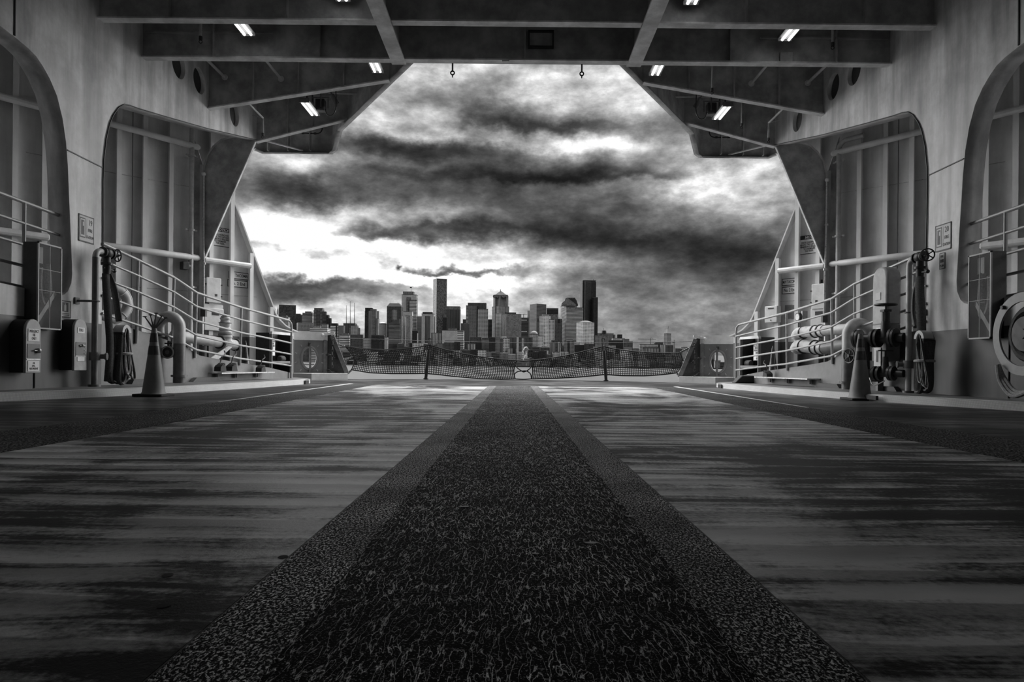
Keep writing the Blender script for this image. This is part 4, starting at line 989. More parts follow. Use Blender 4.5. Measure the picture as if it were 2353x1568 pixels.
c = hullq(1, 1776, 723, .12); root = thing('control_box', 'grey control box at the slanted edge of the starboard hull', 'box', c)
D = V((-HD.x, HD.y, 0)); R = frame((0,0,0), D, (0,0,1)).to_3x3(); n = flip(HN, 1)
MB().box(c, (.30,.36,.16), R).build('case', M_BOXW, root, bevel=.01); MB().box(c + n*.085 + V((0,0,.13)), (.14,.02,.01), R).build('slot', M_INK, root)
MB().box(c + n*.085 - V((0,0,.13)), (.02,.02,.01), R).build('screw', M_INK, root)
for px, lab in ((1812, 'left of the two small grey panels under the starboard name plates'), (1825, 'right of the two small grey panels under the starboard name plates')):
    c = hullq(1, px, 717, .012); root = thing('instruction_panel', lab, 'sign', c); MB().box(c, (.17 if px < 1820 else .12, .30, .01), R).build('panel', M_KICK, root)

# ---- rubber wheel chocks on their shelves, hose bib, scuppers
def chock(s, px, py, label, sc=1.0):
    p = rpx(s, px, py, -.13); root = thing('wheel_chock', label, 'chock', p); d = RD if s < 0 else flip(RD, 1); n = RN if s < 0 else flip(RN, 1)
    w = .16*sc; h = .13*sc
    MB().prism([p - d*w/2 - n*.05, p + d*w/2 - n*.05, p + d*w*.25 + V((0,0,h)) - n*.05, p - d*w*.45 + V((0,0,h*.55)) - n*.05], n*.12).build('wedge', M_RUBBER, root, bevel=.006)
    for k in (.2, .5, .8): MB().bar(p - d*w*.42 + d*w*.7*k + V((0,0,h*(.58+.3*k))) - n*.05, p - d*w*.42 + d*w*.7*k + V((0,0,h*(.58+.3*k))) + n*.08, .014, .014).build('tread', M_BLACK, root)
    MB().tube(smooth_path([p + V((0,0,h*.8)), p + V((0,0,h*1.3)) + d*.03, p + V((0,0,h*1.7)) - d*.02 + n*.05, p+V((0,0,h*2.0)) + d*.10 + n*.03, p+V((0,0,h*2.4))+d*.12]), .009, 6).build('rope_handle', M_HOSE, root)
chock(-1, 505, 854, 'first black wheel chock on the left shelf, nearer the arch', 1.1)
chock(-1, 531, 853, 'second black wheel chock on the left shelf, against the first', 1.1)
chock(-1, 598, 855, 'lone black wheel chock at the far end of left shelf')
chock(1, 1765, 868, 'black wheel chock standing on the right shelf')
for s, x0, x1, y in ((-1, 493, 617, 858), (1, 1748, 1872, 867)):
    a, b = rpx(s, x0, y, -.12), rpx(s, x1, y + (0 if s < 0 else 3), -.12); b.z = a.z
    n = RN if s < 0 else flip(RN, 1)
    root = thing('chock_shelf', 'narrow steel shelf for wheel chocks on the %s ramp plate' % SD[s], 'shelf', (a+b)/2)
    MB().bar(a, b, .26, .02).build('tray', M_STEEL, root)
    for k in (.12, .45, .85): q = a + (b-a)*k; MB().box(q - V((0,0,.045)) - n*.06, (.02,.10,.08)).build('bracket', M_KICK, root)
def wedge(s, x0, x1, y, label):
    a, b = rpx(s, x0, y, -.05), rpx(s, x1, y, -.05); a.z = b.z = .083; n = RN if s < 0 else flip(RN, 1); d = (b-a)
    root = thing('scupper_guard', label, 'guard', (a+b)/2)
    MB().prism([a - n*.02, b - n*.02, b - d*.1 - n*.02 + V((0,0,.065)), a + d*.14 - n*.02 + V((0,0,.065))], n*.07).build('guard', M_BLACK, root)
wedge(-1, 296, 330, 876, 'low black scupper guard behind the left traffic cone')
wedge(-1, 437, 500, 872, 'low black scupper guard between left gooseneck and chock shelf')
wedge(1, 1879, 1935, 884, 'low black scupper guard between chock shelf and right gooseneck')
wedge(1, 2000, 2068, 891, 'long black scupper guard behind the right traffic cone')
p = onZ(454, 873, .083); p = V((p.x, p.y, .083)); root = thing('hose_tap', 'thin upright tap pipe beside the left chock shelf', 'tap', p)
MB().cyl(p, p + V((0,0,.34)), .016, n=8).build('riser', M_BLACK, root); MB().cyl(p + V((-.13,0,.33)), p + V((.14,0,.33)), .012, n=8).ball(p + V((.06,-.01,.33)), .035, 6).ball(p+V((.15,0,.33)), .03, 6).build('tap', M_BLACK, root); MB().bar(p + V((.10,-.03,.32)), p + V((.08,-.04,.19)), .02, .012).build('tap_handle', M_BLACK, root)
p = rpx(1, 1722, 868, -.1); root = thing('mooring_pad', 'black rubber pad at the end of the right railing', 'pad', (p.x, p.y, .083))
MB().prism([V((p.x-.28,p.y,.083)), V((p.x+.28,p.y,.083)), V((p.x+.26,p.y,.20)), V((p.x+.10,p.y,.23)), V((p.x-.14,p.y,.23))], (0,.22,0)).build('pad', M_RUBBER, root, bevel=.02)
# ================================================================== bow: bulwarks, net, chains
YB = 16.5
def bow(px, py, s, Y=YB): return flip(onY(px, py, Y), s)
for s in (-1, 1):
    root = thing('mooring_bulwark', 'dark bulwark with pale cap and oval mooring hole at the %s of the bow' % SD[s], 'bulwark', bow(715, 858, s))
    # plate with the oval mooring hole, set a little askew
    p0, p1 = onY(640, 858, 16.2), onY(752, 858, 16.6); p0.z = p1.z = .15
    ex = (p1-p0); L = ex.length; zt = 1.16
    hx_, hz_ = L*(710-640)/112, onY(710, 823, 16.45).z - .15
    hole = [(hx_ + .175*math.cos(k*PI/18), hz_ + .255*math.sin(k*PI/18)) for k in range(36)]
    if s < 0: M = frame(p0 , ex, (0,0,1))
    else:
        q0, q1 = flip(p1, 1), flip(p0, 1); M = frame(q0, q1-q0, (0,0,1)); hole = [(L-a, b) for a, b in hole]
    d = .26
    nn = M.to_3x3() @ V((0,0,1))
    M2 = Matrix.Translation(-nn*d/2) @ M
    body = plate('plate', [(0,0),(L,0),(L,.79),(0,.79)], [hole], d, M2, M_BULW, root)
    cap = [(0,.79),(L,.79),(L*1.0,.93),(L*.985,.985),(L*.93,1.0),(0,1.01)]
    if s > 0: cap = [(L-a, b) for a, b in cap]
    MB().prism([M @ V((a, b, .005)) for a, b in cap], -nn*(d+.01)).build('cap', M_CAP, root)
    mb = MB(); rim = [M @ V((a + (a-(hx_ if s < 0 else L-hx_))*.06, b + (b-hz_)*.06, .0)) for a, b in hole]
    mb.tube(rim, .03, 8, closed=True).build('hole_rim', M_BULW, root)
    hc = hx_ if s < 0 else L - hx_
    MB().bar(M @ V((hc + (.015 if s < 0 else -.015), hz_-.36, .04)), M @ V((hc + (.015 if s < 0 else -.015), hz_+.34, .04)), .05, .03, up=nn).build('hinged_bar', M_PIPED, root)
    MB().cyl(M @ V((hc, hz_+.30, .03)), M @ V((hc, hz_+.37, .03)), .03, n=8).build('hinge_pin', M_BLACK, root)
    for k in range(10):
        a = (k+.5)*PI/5 if k else PI/10; ca, sa = math.cos(2*PI*k/10 + .3), math.sin(2*PI*k/10 + .3)
        MB().bar(M @ V((hc + .30*ca, hz_ + .33*sa, .004)), M @ V((hc + .35*ca, hz_ + .39*sa, .004)), .018, .01, up=nn).build('weld_mark', M_STEEL, root)
    MB().bar(M @ V((L-.06 if s < 0 else .06, 0, .02)), M @ V((L-.06 if s < 0 else .06, .80, .02)), .07, .04, up=nn).build('end_post', M_PIPED, root)
    # triangular end gusset with its rim
    g = [onY(x, y, 16.62) for x, y in ((750,765),(764,772),(798,859),(750,859))]
    for q in g[2:]: q.z = .15
    MB().prism([flip(q, s) for q in g], (0,.16,0)).build('gusset', M_BLACK, root)
    MB().bar(flip(g[1]-V((0,.03,0)), s), flip(g[2]-V((0,.03,0)), s), .03, .10, up=(1,0,.5)).build('gusset_rim', M_PIPED, root)
    MB().bar(flip(g[1] + V((-.20,-.05,.02)), s), flip(g[1] + V((.05,-.02,.07)), s), .05, .05).ball(flip(g[1] + V((-.22,-.05,.01)), s), .05, 6).build('cleat', M_CAP, root)
    # pale slab under the bulwark
    sl = [V((-5.5,15.8,0)), V((-4.62,15.62,0)), onZ(799, 873, 0), V((-4.15,16.95,0)), V((-5.0,17.2,0))]
    o = MB().prism([flip(q, s) for q in sl], (0,0,.15)).build('trim_%d' % tnum, M_CAP); struct(o, 'pale raised slab under the %s bow bulwark' % SD[s]); tnum += 1

# stanchions
def post(pt, pb, label):
    root = thing('net_stanchion', label, 'post', pb); d = (pt-pb).normalized()
    m = pb + (pt-pb)*.72
    MB().cyl(pb, m, .045, .04, 12).build('lower_post', M_BLACK, root)
    a = V((.035, 0, 0)); MB().bar(m - a, pt - a, .02, .02).bar(m + a, pt + a, .02, .02).bar(pt - a*1.2, pt + a*1.2, .02, .02).build('upper_loop', M_BLACK, root)
    MB().cyl(pb, pb + d*.03, .07, n=12).build('foot', M_BLACK, root)
YN = 17.35
pL_t, pL_b = onY(988, 779, YN), onY(978, 872, YN); pR_t, pR_b = onY(1386, 779, YN), onY(1393, 877, YN)
pL_b.z = pR_b.z = 0.0
post(pL_t, pL_b, 'leaning black net post left of the bow centre')
post(pR_t, pR_b, 'leaning black net post right of the bow centre')

def poly_at(pts, u):
    """point at arc fraction u on a pixel polyline"""
    ln = [math.dist(a, b) for a, b in zip(pts[:-1], pts[1:])]; t = u*sum(ln)
    for (a, b), l in zip(zip(pts[:-1], pts[1:]), ln):
        if t <= l: k = t/l; return (a[0]+(b[0]-a[0])*k, a[1]+(b[1]-a[1])*k)
        t -= l
    return pts[-1]
def net(top, bot, c0, c1, nx, ny, label, ydepth):
    """rope net between a top and bottom line; c0 and c1 bow its two ends"""
    root = None
    def P(u, v):
        a, b = poly_at(top, u), poly_at(bot, u); x = a[0] + (b[0]-a[0])*v; y = a[1] + (b[1]-a[1])*v
        bul = math.sin(PI*v)
        x += bul*(c0*(1-u)**6 + c1*u**6) + 4.0*math.sin(PI*v*1.0)*math.sin(u*6)
        return onY(x, y, ydepth(x) + .10*math.sin(PI*v) + .03*math.sin(u*19+v*3))
    G = [[P(i/nx, j/ny) for j in range(ny+1)] for i in range(nx+1)]
    root = thing('safety_net', label, 'net', G[nx//2][ny])
    r = .010
    mb = MB()
    for j in range(1, ny): mb.tube([G[i][j] for i in range(nx+1)], r, 4)
    for i in range(1, nx): mb.tube([G[i][j] for j in range(ny+1)], r, 4)
    mb.build('netting', M_ROPE, root, sharp=180)
    edge = [G[i][0] for i in range(nx+1)] + [G[nx][j] for j in range(1, ny+1)] + [G[i][ny] for i in range(nx-1, -1, -1)] + [G[0][j] for j in range(ny-1, 0, -1)]
    MB().tube(edge, .017, 6, closed=True).build('border_rope', M_ROPE, root)
    return root, G
yd = lambda x: YN + .03 + .45*max(0, 1-((x-1190)/200)**2)
top1 = [(793,796),(830,802),(880,804.5),(925,803),(960,798.5),(987,793),(1020,803),(1060,812.5),(1100,820),(1150,826.5),(1188,829)]
bot1 = [(808,850),(850,857),(900,859),(940,859),(978,858.5),(1010,861.5),(1040,865),(1100,870.5),(1150,871.5),(1184,871)]
n1, G1 = net(top1, bot1, 12, -4, 92, 13, 'black rope net slung across the left half of the bow', yd)
top2 = [(1219,829),(1260,824.5),(1300,818),(1345,807),(1387,796),(1410,802),(1450,807.5),(1500,811),(1540,812),(1563,811)]
bot2 = [(1221,871),(1280,869.5),(1340,866),(1390,861),(1430,863.5),(1480,864),(1520,861.5),(1556,857)]
n2, G2 = net(top2, bot2, 4, 10, 80, 13, 'black rope net slung across the right half of the bow', yd)
# the loop of rope that ties the two nets together
root = thing('lacing_rope', 'loops of rope lacing the two bow nets together at centre', 'rope', onY(1204, 871, yd(1204)))
for pts in ([(1188,829),(1184,836),(1188,845),(1199,853),(1204,855),(1213,851),(1220,844),(1221,836),(1219,829)], [(1184,871),(1182,862),(1188,855),(1199,853),(1210,853),(1219,860),(1221,871)], [(1188,829),(1204,830),(1219,829)], [(1184,871),(1203,872),(1221,871)]):
    MB().tube(smooth_path([onY(x, y, yd(x)) for x, y in pts]), .014, 6).build('rope_loop', M_ROPE, root)
# chains
def chain(path, label, link=.09, r=.011, group=None):
    pts = smooth_path([V(p) for p in path], 8); root = None; mb = MB()
    seg = [0]; 
    for a, b in zip(pts[:-1], pts[1:]): seg.append(seg[-1] + (b-a).length)
    n = max(2, int(seg[-1]/(link*.72)))
    def at(d):
        for i in range(len(seg)-1):
            if d <= seg[i+1]: k = (d-seg[i])/max(1e-6, seg[i+1]-seg[i]); return pts[i] + (pts[i+1]-pts[i])*k
        return pts[-1]
    for i in range(n):
        a, b = at(seg[-1]*i/n), at(seg[-1]*(i+1)/n); d = (b-a).normalized(); m = (a+b)/2
        u = d.cross(V((0,1,0)) if abs(d.y) < .9 else V((1,0,0))).normalized(); w = d.cross(u)
        ax = u if i % 2 else w; o = d.cross(ax)
        mb.tube([m + d*(link*.5*math.cos(t)) + o*(link*.26*math.sin(t)) for t in [2*PI*k/10 for k in range(10)]], r, 5, closed=True)
    o = mb.build('chain', M_BLACK, origin=pts[0]); tag(o, label, 'chain'); return o
for s in (-1, 1):
    side = SD[s]; f = lambda x, y, Y: flip(onY(x, y, Y), s)
    G = G1 if s < 0 else G2; e = 0 if s < 0 else -1
    chain([f(766,786,16.5), f(772,790,16.7), (f(782,794,17.0)+G[e][0])/2, G[e][0]], 'short chain from the %s bulwark up to the top corner of the net' % side)
    chain([f(750,816,16.45), f(760,816,16.45), f(772,826,16.6), (f(785,828,16.9)), G[e][6]], 'chain looping from the %s gusset to the middle of the net' % side, .08)
    chain([f(752,851,16.45), f(760,854,16.45), f(775,860,16.62), f(795,861,17.0), G[e][13]], 'bottom chain lying along the slab to the %s end of the net' % side, .10)
    chain([f(766,780,16.42), f(764,800,16.42), f(763,830,16.42), f(764,845,16.42)], 'chain hanging straight down the %s gusset' % side, .08)
a, b = onY(758, 776, 16.75), onY(1613, 785, 16.75)
pts = [a + (b-a)*(k/24) + V((0, .7*math.sin(PI*k/24), -.055*math.sin(PI*k/24))) for k in range(25)]
o = MB().tube(pts, .006, 6).build('life_line', M_BLACK, origin=a); tag(o, 'thin wire stretched across the bow above the nets', 'wire')

# ---- freeboard locker frames beside the hull ends
for s in (-1, 1):
    q = lambda x, y: rpx(s, x, y, .18)
    X0, X1 = (622, 669) if s < 0 else (1702, 1744)
    dy = 0 if s < 0 else 14
    c00, c10, c11, c01 = q(X0, 862+dy), q(X1, 866+dy*.6), q(X1, 765+dy*1.0), q(X0, 765+dy)
    z0, z1 = .09, .98; a, b = V((c00.x, c00.y, 0)), V((c10.x, c10.y, 0)); d = (b-a); n = RN if s < 0 else flip(RN, 1)
    root = thing('gear_locker', 'open pale framed locker with dark shelves at end of the %s railing' % SD[s], 'locker', (a+b)/2 + V((0,0,z0)))
    mb = MB()
    for k in (0, 1): mb.bar(a + d*k + V((0,0,z0)), a + d*k + V((0,0,z1)), .05, .05)
    for z in (z0+.02, .40, z1): mb.bar(a + V((0,0,z)), b + V((0,0,z)), .05, .05)
    mb.build('front_frame', M_HULL, root)
    MB().prism([a - n*.30 + V((0,0,z0)), b - n*.30 + V((0,0,z0)), b - n*.30 + V((0,0,z1)), a - n*.30 + V((0,0,z1))], -n*.02).build('back_panel', M_BLACK, root)
    MB().prism([a + V((0,0,.40)), b + V((0,0,.40)), b - n*.30 + V((0,0,.40)), a - n*.30 + V((0,0,.40))], (0,0,.02)).build('shelf', M_KICK, root)
    for k in (0, 1): MB().prism([a+d*k + V((0,0,z0)), a+d*k - n*.30 + V((0,0,z0)), a+d*k - n*.30 + V((0,0,z1)), a+d*k + V((0,0,z1))], d*.01).build('side_panel', M_BLACK, root)
    c = a + d*(.30 if s < 0 else .58) - n*.12 + V((0,0,.70))
    M = frame(c, d if s < 0 else d, (0,0,1))
    if (M.to_3x3() @ V((0,0,1))).dot(n) < 0: M = frame(c, -d, (0,0,1))
    r, rect, text = board('freeboard_notice', s, c, M, .27, .36, 'NOTICE MEASURE FREEBOARD HERE board with arrow in the %s locker' % SD[s])
    rect(-.135, .105, .135, .175, nm='heading'); text('NOTICE', 0, .14, .06, M_SIGN, bold=.03, shear=.25, xs=.9)
    text('MEASURE\nFREEBOARD\nHERE', 0, .025, .052, bold=.02, xs=.72)
    rect(-.006, -.135, .006, -.07, nm='arrow_shaft'); MB().add([M @ V((-.03,-.12,.006)), M @ V((.03,-.12,.006)), M @ V((0,-.165,.006))], [(0,1,2)]).build('arrow_head', M_INK, r)
    p = a + d*(.75 if s < 0 else .2) - n*.10 + V((0,0,.47)); u = d.normalized()
    root = thing('rope_coil', 'coiled dark line on the upper shelf of the %s locker' % SD[s], 'coil', p)
    MB().lathe(p - u*.10, u, [(.0,0),(.05,0),(.065,.02),(.055,.05),(.068,.08),(.055,.11),(.066,.14),(.05,.18),(0,.18)], 16).build('coil', M_HOSE, root)
    p = a + d*.40 - n*.08 + V((0,0,.20)); root = thing('float_tube', 'pale tapered float lying in the bottom of the %s locker' % SD[s], 'float', p)
    MB().lathe(p - u*.17, u, [(.0,0),(.045,.01),(.055,.06),(.045,.22),(.03,.33),(0,.34)], 14).build('float', M_CANVAS, root)

# ================================================================== overhead fittings
def lamp(s, x, y0, y1, z, label):
    root = thing('strip_light', label, 'light', (x, (y0+y1)/2, z+.10)); ym = (y0+y1)/2; L = y1-y0
    MB().prism([V((x-.10, y0, z+.04)), V((x+.10, y0, z+.04)), V((x+.085, y0, z+.10)), V((x-.085, y0, z+.10))], (0, L, 0)).build('housing', M_PIPED, root)
    for dx in (-.045, .045): MB().cyl((x+dx, y0+.03, z+.018), (x+dx, y1-.03, z+.018), .019, n=10).build('tube', M_TUBE, root)
    for yy in (y0, y1): MB().box((x, yy, z+.05), (.19, .02, .075)).build('end_cap', M_PIPED, root)
    MB().box((x, ym, z+.035), (.03, L-.06, .015)).build('reflector', M_SIGN, root)
    for k in (.25, .75): MB().bar((x, y0+L*k, z+.10), (x, y0+L*k, z+.42), .03, .02).build('hanger', M_BLACK, root)
where = [(3.88, 12.5, 13.18, 5.15, 'nearest the bow'), (2.27, 10.52, 11.20, 5.15, 'beside the opening behind the last full beam'), (3.71, 8.85, 9.45, 4.90, 'between the two front cross beams'), (2.17, 7.85, 8.53, 4.90, 'highest in view beside the girder'), (3.0, 5.0, 6.2, 4.95, 'over the deck astern of the front beams'), (3.0, 2.2, 3.4, 4.95, 'over the deck above the camera')]
for s in (-1, 1):
    for x, y0, y1, z, w in where[:4]: lamp(s, s*x, y0, y1, z, 'lit two tube strip light %s, %s side' % (w, SD[s]))
# pipes and sprinklers in the overhead
def pipe_obj(pts, r, name, label, cat, mat=M_PIPE, disc=None, head=None):
    root = thing(name, label, cat, pts[0])
    MB().tube([V(p) for p in pts], r, 8).build('pipe', mat, root)
    if disc: MB().cyl(disc, V(disc)+V((0,-.012,0)), .052, n=16).build('collar', M_CAP, root)
    if head:
        h = V(head); MB().cyl(h, h - V((0,0,.05)), .024, n=8).build('nozzle', M_BLACK, root); MB().torus(h - V((0,0,.075)), (0,1,0), .022, .006, 12, 5).build('guard', M_BLACK, root)
    return root
for s in (-1, 1):
    sd = SD[s]
    pipe_obj([(s*5.02, 9.8, 5.30), (s*5.02, 11.77, 5.30)], .026, 'sprinkler_pipe', 'thin pipe passing through a round collar near the %s wall overhead' % sd, 'pipe', disc=(s*5.02, 11.765, 5.30))
    pipe_obj([(s*4.05, 9.8, 5.28), (s*4.05, 11.77, 5.28)], .022, 'sprinkler_pipe', 'thin pipe with round collar between %s wall and strip lights' % sd, 'pipe', disc=(s*4.05, 11.765, 5.28))
    pipe_obj([(s*4.42, 9.55, 5.9), (s*4.42, 9.55, 4.95)], .020, 'hanging_sprinkler', 'short sprinkler drop in front of the last full beam, %s side' % sd, 'sprinkler', head=(s*4.42, 9.55, 4.95))
    p = onY(604, 271, 12.9); q = onY(604, 306, 12.9)
    p, q = flip(p, s), flip(q, s)
    pipe_obj([(p.x, 11.9, p.z+.02), p, q], .018, 'hanging_sprinkler', 'bent sprinkler pipe dropping by the %s wall near the bow' % sd, 'sprinkler', head=q)
    a = flip(onY(580, 265, 12.9), s); MB().bar(a, (p.x, p.y, p.z), .012, .012).build('stay', M_PIPE, bpy.data.objects[-1] if False else [o for o in COL.objects if o.name.startswith('hanging_sprinkler') and o.parent is None][-1])
    if s > 0:
        for (x, y0, y1, Y, w) in ((1636, 155, 203, 11.2, 'between strip light and bow beam'), (1704, 238, 284, 13.0, 'beside the black loudspeaker')):
            a, b = onY(x, y0-12, Y), onY(x, y1, Y); a.z = 5.9; a.x = b.x; pipe_obj([a, b], .014, 'hanging_sprinkler', 'thin hanging sprinkler drop on the right %s' % w, 'sprinkler', head=b)
    # speaker on its bracket
    c = flip(onY(737, 243, 13.0), s); root = thing('loudspeaker', 'black loudspeaker hung on a bracket behind the %s strip light' % sd, 'speaker', c)
    MB().box(c, (.17, .16, .22)).build('body', M_BLACK, root, bevel=.015)
    MB().cyl(c + V((0,-.085,.02)), c + V((0,-.10,.02)), .055, n=16).build('grille', M_RUBBER, root)
    MB().bar(c + V((-s*.03 - .0,-.10,.30)), c + V((-s*.03,-.10,-.05)), .03, .02).bar(c + V((-.16,0,.15)), c + V((.16,0,.15)), .02, .02).bar(c + V((-.14,0,.15)), c + V((-.14,0,-.05)), .015, .02).bar(c + V((.14,0,.15)), c + V((.14,0,-.05)), .015, .02).build('bracket', M_PIPED, root)
    k = -s
    MB().tube(smooth_path([c + V((k*.10,-.05,-.08)), c + V((k*.14,-.06,-.19)), c + V((k*.24,-.05,-.19)), c + V((k*.30,-.04,-.05)), c + V((k*.29,-.02,.30))]), .010, 6).build('cable', M_BLACK, root)
    c2 = flip(onY(763, 226, 13.4), s); root = thing('spot_lamp', 'small spot lamp between %s loudspeaker and deck edge' % sd, 'lamp', c2)
    MB().cyl(c2 + V((0,-.06,.05)), c2 + V((k*.08,.05,-.09)), .045, .055, 12).build('head', M_PIPED, root); MB().bar(c2 + V((0,0,.06)), c2 + V((-k*.06,0,.22)), .03, .02).build('arm', M_PIPED, root)
    a, b = flip(onY(755, 213, 13.5), s), flip(onY(857, 217, 13.5), s)
    pipe_obj([a, b], .02, 'overhead_pipe', 'level pipe above the %s loudspeaker' % sd, 'pipe')
    cb = [flip(onY(x, y, 15.1), s) for x, y in ((740,290),(740,298),(735,305),(724,307),(696,306))]
    root = thing('wiring_loop', 'black cable clipped under the %s overhang at the bow' % sd, 'cable', cb[0]); MB().tube(smooth_path(cb), .012, 6).build('cable', M_BLACK, root)
    for i in (3, 4): MB().box(cb[i], (.05,.03,.04)).build('clip', M_BLACK, root)
    # shackle hanging over the opening
    h = onY(1040, 149, 9.66) if s < 0 else onY(1337, 151, 9.66)
    root = thing('hanging_shackle', 'iron shackle hanging from the last full beam, %s of centre' % sd, 'shackle', h)
    MB().cyl(h + V((0,0,.02)), h - V((0,0,.09)), .012, n=8).build('strap', M_BLACK, root); MB().torus(h - V((0,0,.115)), (0,1,0), .026, .010, 14, 6).build('bow', M_BLACK, root); MB().torus(h - V((0,0,.155)), (1,0,0), .018, .008, 12, 6).build('link', M_BLACK, root)
c = onY(1243, 92, 9.66); root = thing('wall_frame', 'small dark square frame fixed on the last full beam', 'frame', c)
mb = MB()
for dx, dz, w, h in ((-.17,0,.02,.22),(.17,0,.02,.22),(0,.11,.36,.02),(0,-.11,.36,.02)): mb.box(c + V((dx, -.02, dz)), (w, .06, h))
mb.build('rim', M_BLACK, root); MB().box(c + V((0,.005,0)), (.33,.02,.21)).build('panel', M_OVER, root)
c = onY(1162, 140, 9.60); root = thing('beam_tag', 'tiny bright tag on the lower edge of last full beam', 'tag', c); MB().box(c, (.10,.03,.025)).build('tag', M_TAPE, root)
c = onY(1807, 132, 9.66); root = thing('cover_plate', 'faint square cover plate on right end of last full beam', 'plate', c); MB().box(c, (.18,.02,.14)).build('plate', M_OVER, root, bevel=.004)
# pale wet reflections on the deck, painted as thin flat patches
for px, py, w, lab in ((1360,1248,34,'largest pale wet leaf on the black centre strip'), (1230,1273,20,'small pale leaf left of the largest leaf on the centre strip'), (1447,1187,26,'thin pale glint near right edge of the centre strip'), (1065,1165,26,'pale leaf near the left edge of the centre strip'), (1055,1070,14,'tiny far leaf on the left half of the centre strip'), (600,1040,84,'long white scrape on the left lane'), (870,942,60,'white scrape on the far left lane'), (845,991,18,'small white fleck on the left lane beside the strip'), (2250,1216,60,'pale scrape at the right edge of the right lane')):
    z = .0086 if 900 < px < 1500 else .0045
    if px in (870, 845): z = .0045
    c = onZ(px, py, z); hw = w/F*c.y/2; hd = hw*(.55 if w < 40 else .30); n = 9
    rnd = random.Random(px)
    ptsl = [c + V((hw*math.cos(2*PI*k/n)*rnd.uniform(.7,1.1), hd*math.sin(2*PI*k/n)*rnd.uniform(.6,1.1), 0)) for k in range(n)]
    mb = MB().prism(ptsl, (0,0,.0012)); o = mb.build('glint' if w < 40 and px > 900 else 'pale_patch', M_CAP, origin=c); tag(o, lab, 'glint' if w < 40 and px > 900 else 'patch')
# ================================================================== the city across the water
ZB = -6.0
_at = onY
def onY(x, y, D): return _at(x, y, D + 110 if D > 2118 else D)      # downtown stands a block further inland
M_DOME = plain('dome_copper', .16, .5, 0, .15, .1, 0)
def tower(root, x0, x1, yt, D, style, split=None, yb=None, name='tower', depth=None, roof='roof', cap=True):
    """one block of a building: from frame column x0 to x1 at distance D, its roof at row yt"""
    k = D/F; xm = (x0+x1)/2
    a, b = onY(x0, yt, D), onY(x1, yt, D); top = (a.z+b.z)/2; w = b.x - a.x
    z0 = ZB if yb is None else onY(xm, yb, D).z; h = top - z0
    if split:
        th = math.atan2(split, 1-split); s_ = w/(math.sin(th)+math.cos(th)); sx = sy = s_
        cx = a.x + split*w; ctr = V((cx, a.y, z0)) + V((math.cos(th)*s_/2 - math.sin(th)*s_/2, math.sin(th)*s_/2 + math.cos(th)*s_/2, 0)); rz = th
    else:
        sx, sy = w, depth or max(14, min(w*.8, 40)); ctr = V(((a.x+b.x)/2, a.y+sy/2, z0)); rz = 0
    o = MB().box((0, 0, h/2), (sx, sy, h)).build(name, FC[style] if isinstance(style, str) else style); o.location = ctr; o.rotation_euler.z = rz; hook(o, root)
    if cap:
        r = MB().box((0, 0, h+.5), (sx*1.01, sy*1.01, 1.6)).build('parapet', FC[roof]); r.location = ctr; r.rotation_euler.z = rz; hook(r, root)
    return ctr, sx, sy, h, rz
def building(label, D, blocks, cat='building', name='city_tower', group='towers of the skyline'):
    x0 = min(b[0] for b in blocks); x1 = max(b[1] for b in blocks)
    p = onY((x0+x1)/2, 840, D); root = thing(name, label, cat, (p.x, p.y, ZB), group)
    for i, b in enumerate(blocks):
        kw = dict(b[4]) if len(b) > 4 else {}
        dd = kw.pop('dd', 0)
        tower(root, b[0], b[1], b[2], D+dd, b[3], name='tower' if i == 0 else kw.pop('nm', 'wing'), **kw)
    return root
def crown(root, ctr, sx, sy, h, rz, prof, n=4, mat='roof', name='crown'):
    """roof of stacked square rings: (scale, extra height)"""
    vs, fs = [], []
    for sc, dz in prof:
        for i in range(n):
            t = 2*PI*(i+.5)/n; m = 1/math.cos(PI/n)
            vs.append((sx/2*sc*m*math.cos(t), sy/2*sc*m*math.sin(t), h+dz))
    for j in range(len(prof)-1):
        for i in range(n): fs.append((j*n+i, j*n+(i+1) % n, (j+1)*n+(i+1) % n, (j+1)*n+i))
    fs.append(tuple((len(prof)-1)*n+i for i in range(n)))
    o = MB().add(vs, fs).build(name, FC[mat] if isinstance(mat, str) else mat); o.location = ctr; o.rotation_euler.z = rz; hook(o, root)
def mast(root, x, y0, y1, D, r=.5, name='mast'):
    a, b = onY(x, y0, D), onY(x, y1, D); MB().cyl(b, a, r, r*.5, 6).build(name, FC['black_glass'], root)

B = building
B('wide dark glass block at far left of skyline, above the left bulwark', 2300, [(625,675,701,'dark_glass',{'split':.32})])
B('narrow grey block half hidden at the left edge of the dark glass block', 2350, [(617,630,710,'mid_grid')])
B('small pale block with arched top in front of the dark glass block', 2200, [(644,662,729,'pale_grid'), (647,658,726,'mid_grid',{'dd':4})])
B('low dark roofed block right of the dark glass block', 2380, [(674,696,725,'dark_grid'), (680,690,722,'dark_grid',{'dd':6})])
B('pale banded block with a boxy penthouse, left of the stepped dark tower', 2300, [(694,718,724,'pale_band'), (695,718,720,'mid_grid',{'dd':3}), (701,715,717,'mid_grid',{'dd':6})])
B('stepped dark banded tower at left of skyline', 2260, [(718,741,713,'dark_band',{'split':.6}), (722,741,709,'mid_band',{'dd':6}), (741,749,717,'dark_band',{'dd':4}), (748,755,725,'dark_glass',{'dd':6}), (754,760,732,'black_glass',{'dd':8})])
B('broad grey block below the pale banded block', 2180, [(672,716,742,'mid_grid',{'split':.3})])
B('low white terraced block below the stepped dark tower', 2140, [(712,752,754,'white_band'), (722,736,749,'pale_grid',{'dd':8})])
B('small pale block stepping right below the stepped dark tower', 2165, [(738,752,746,'pale_col')])
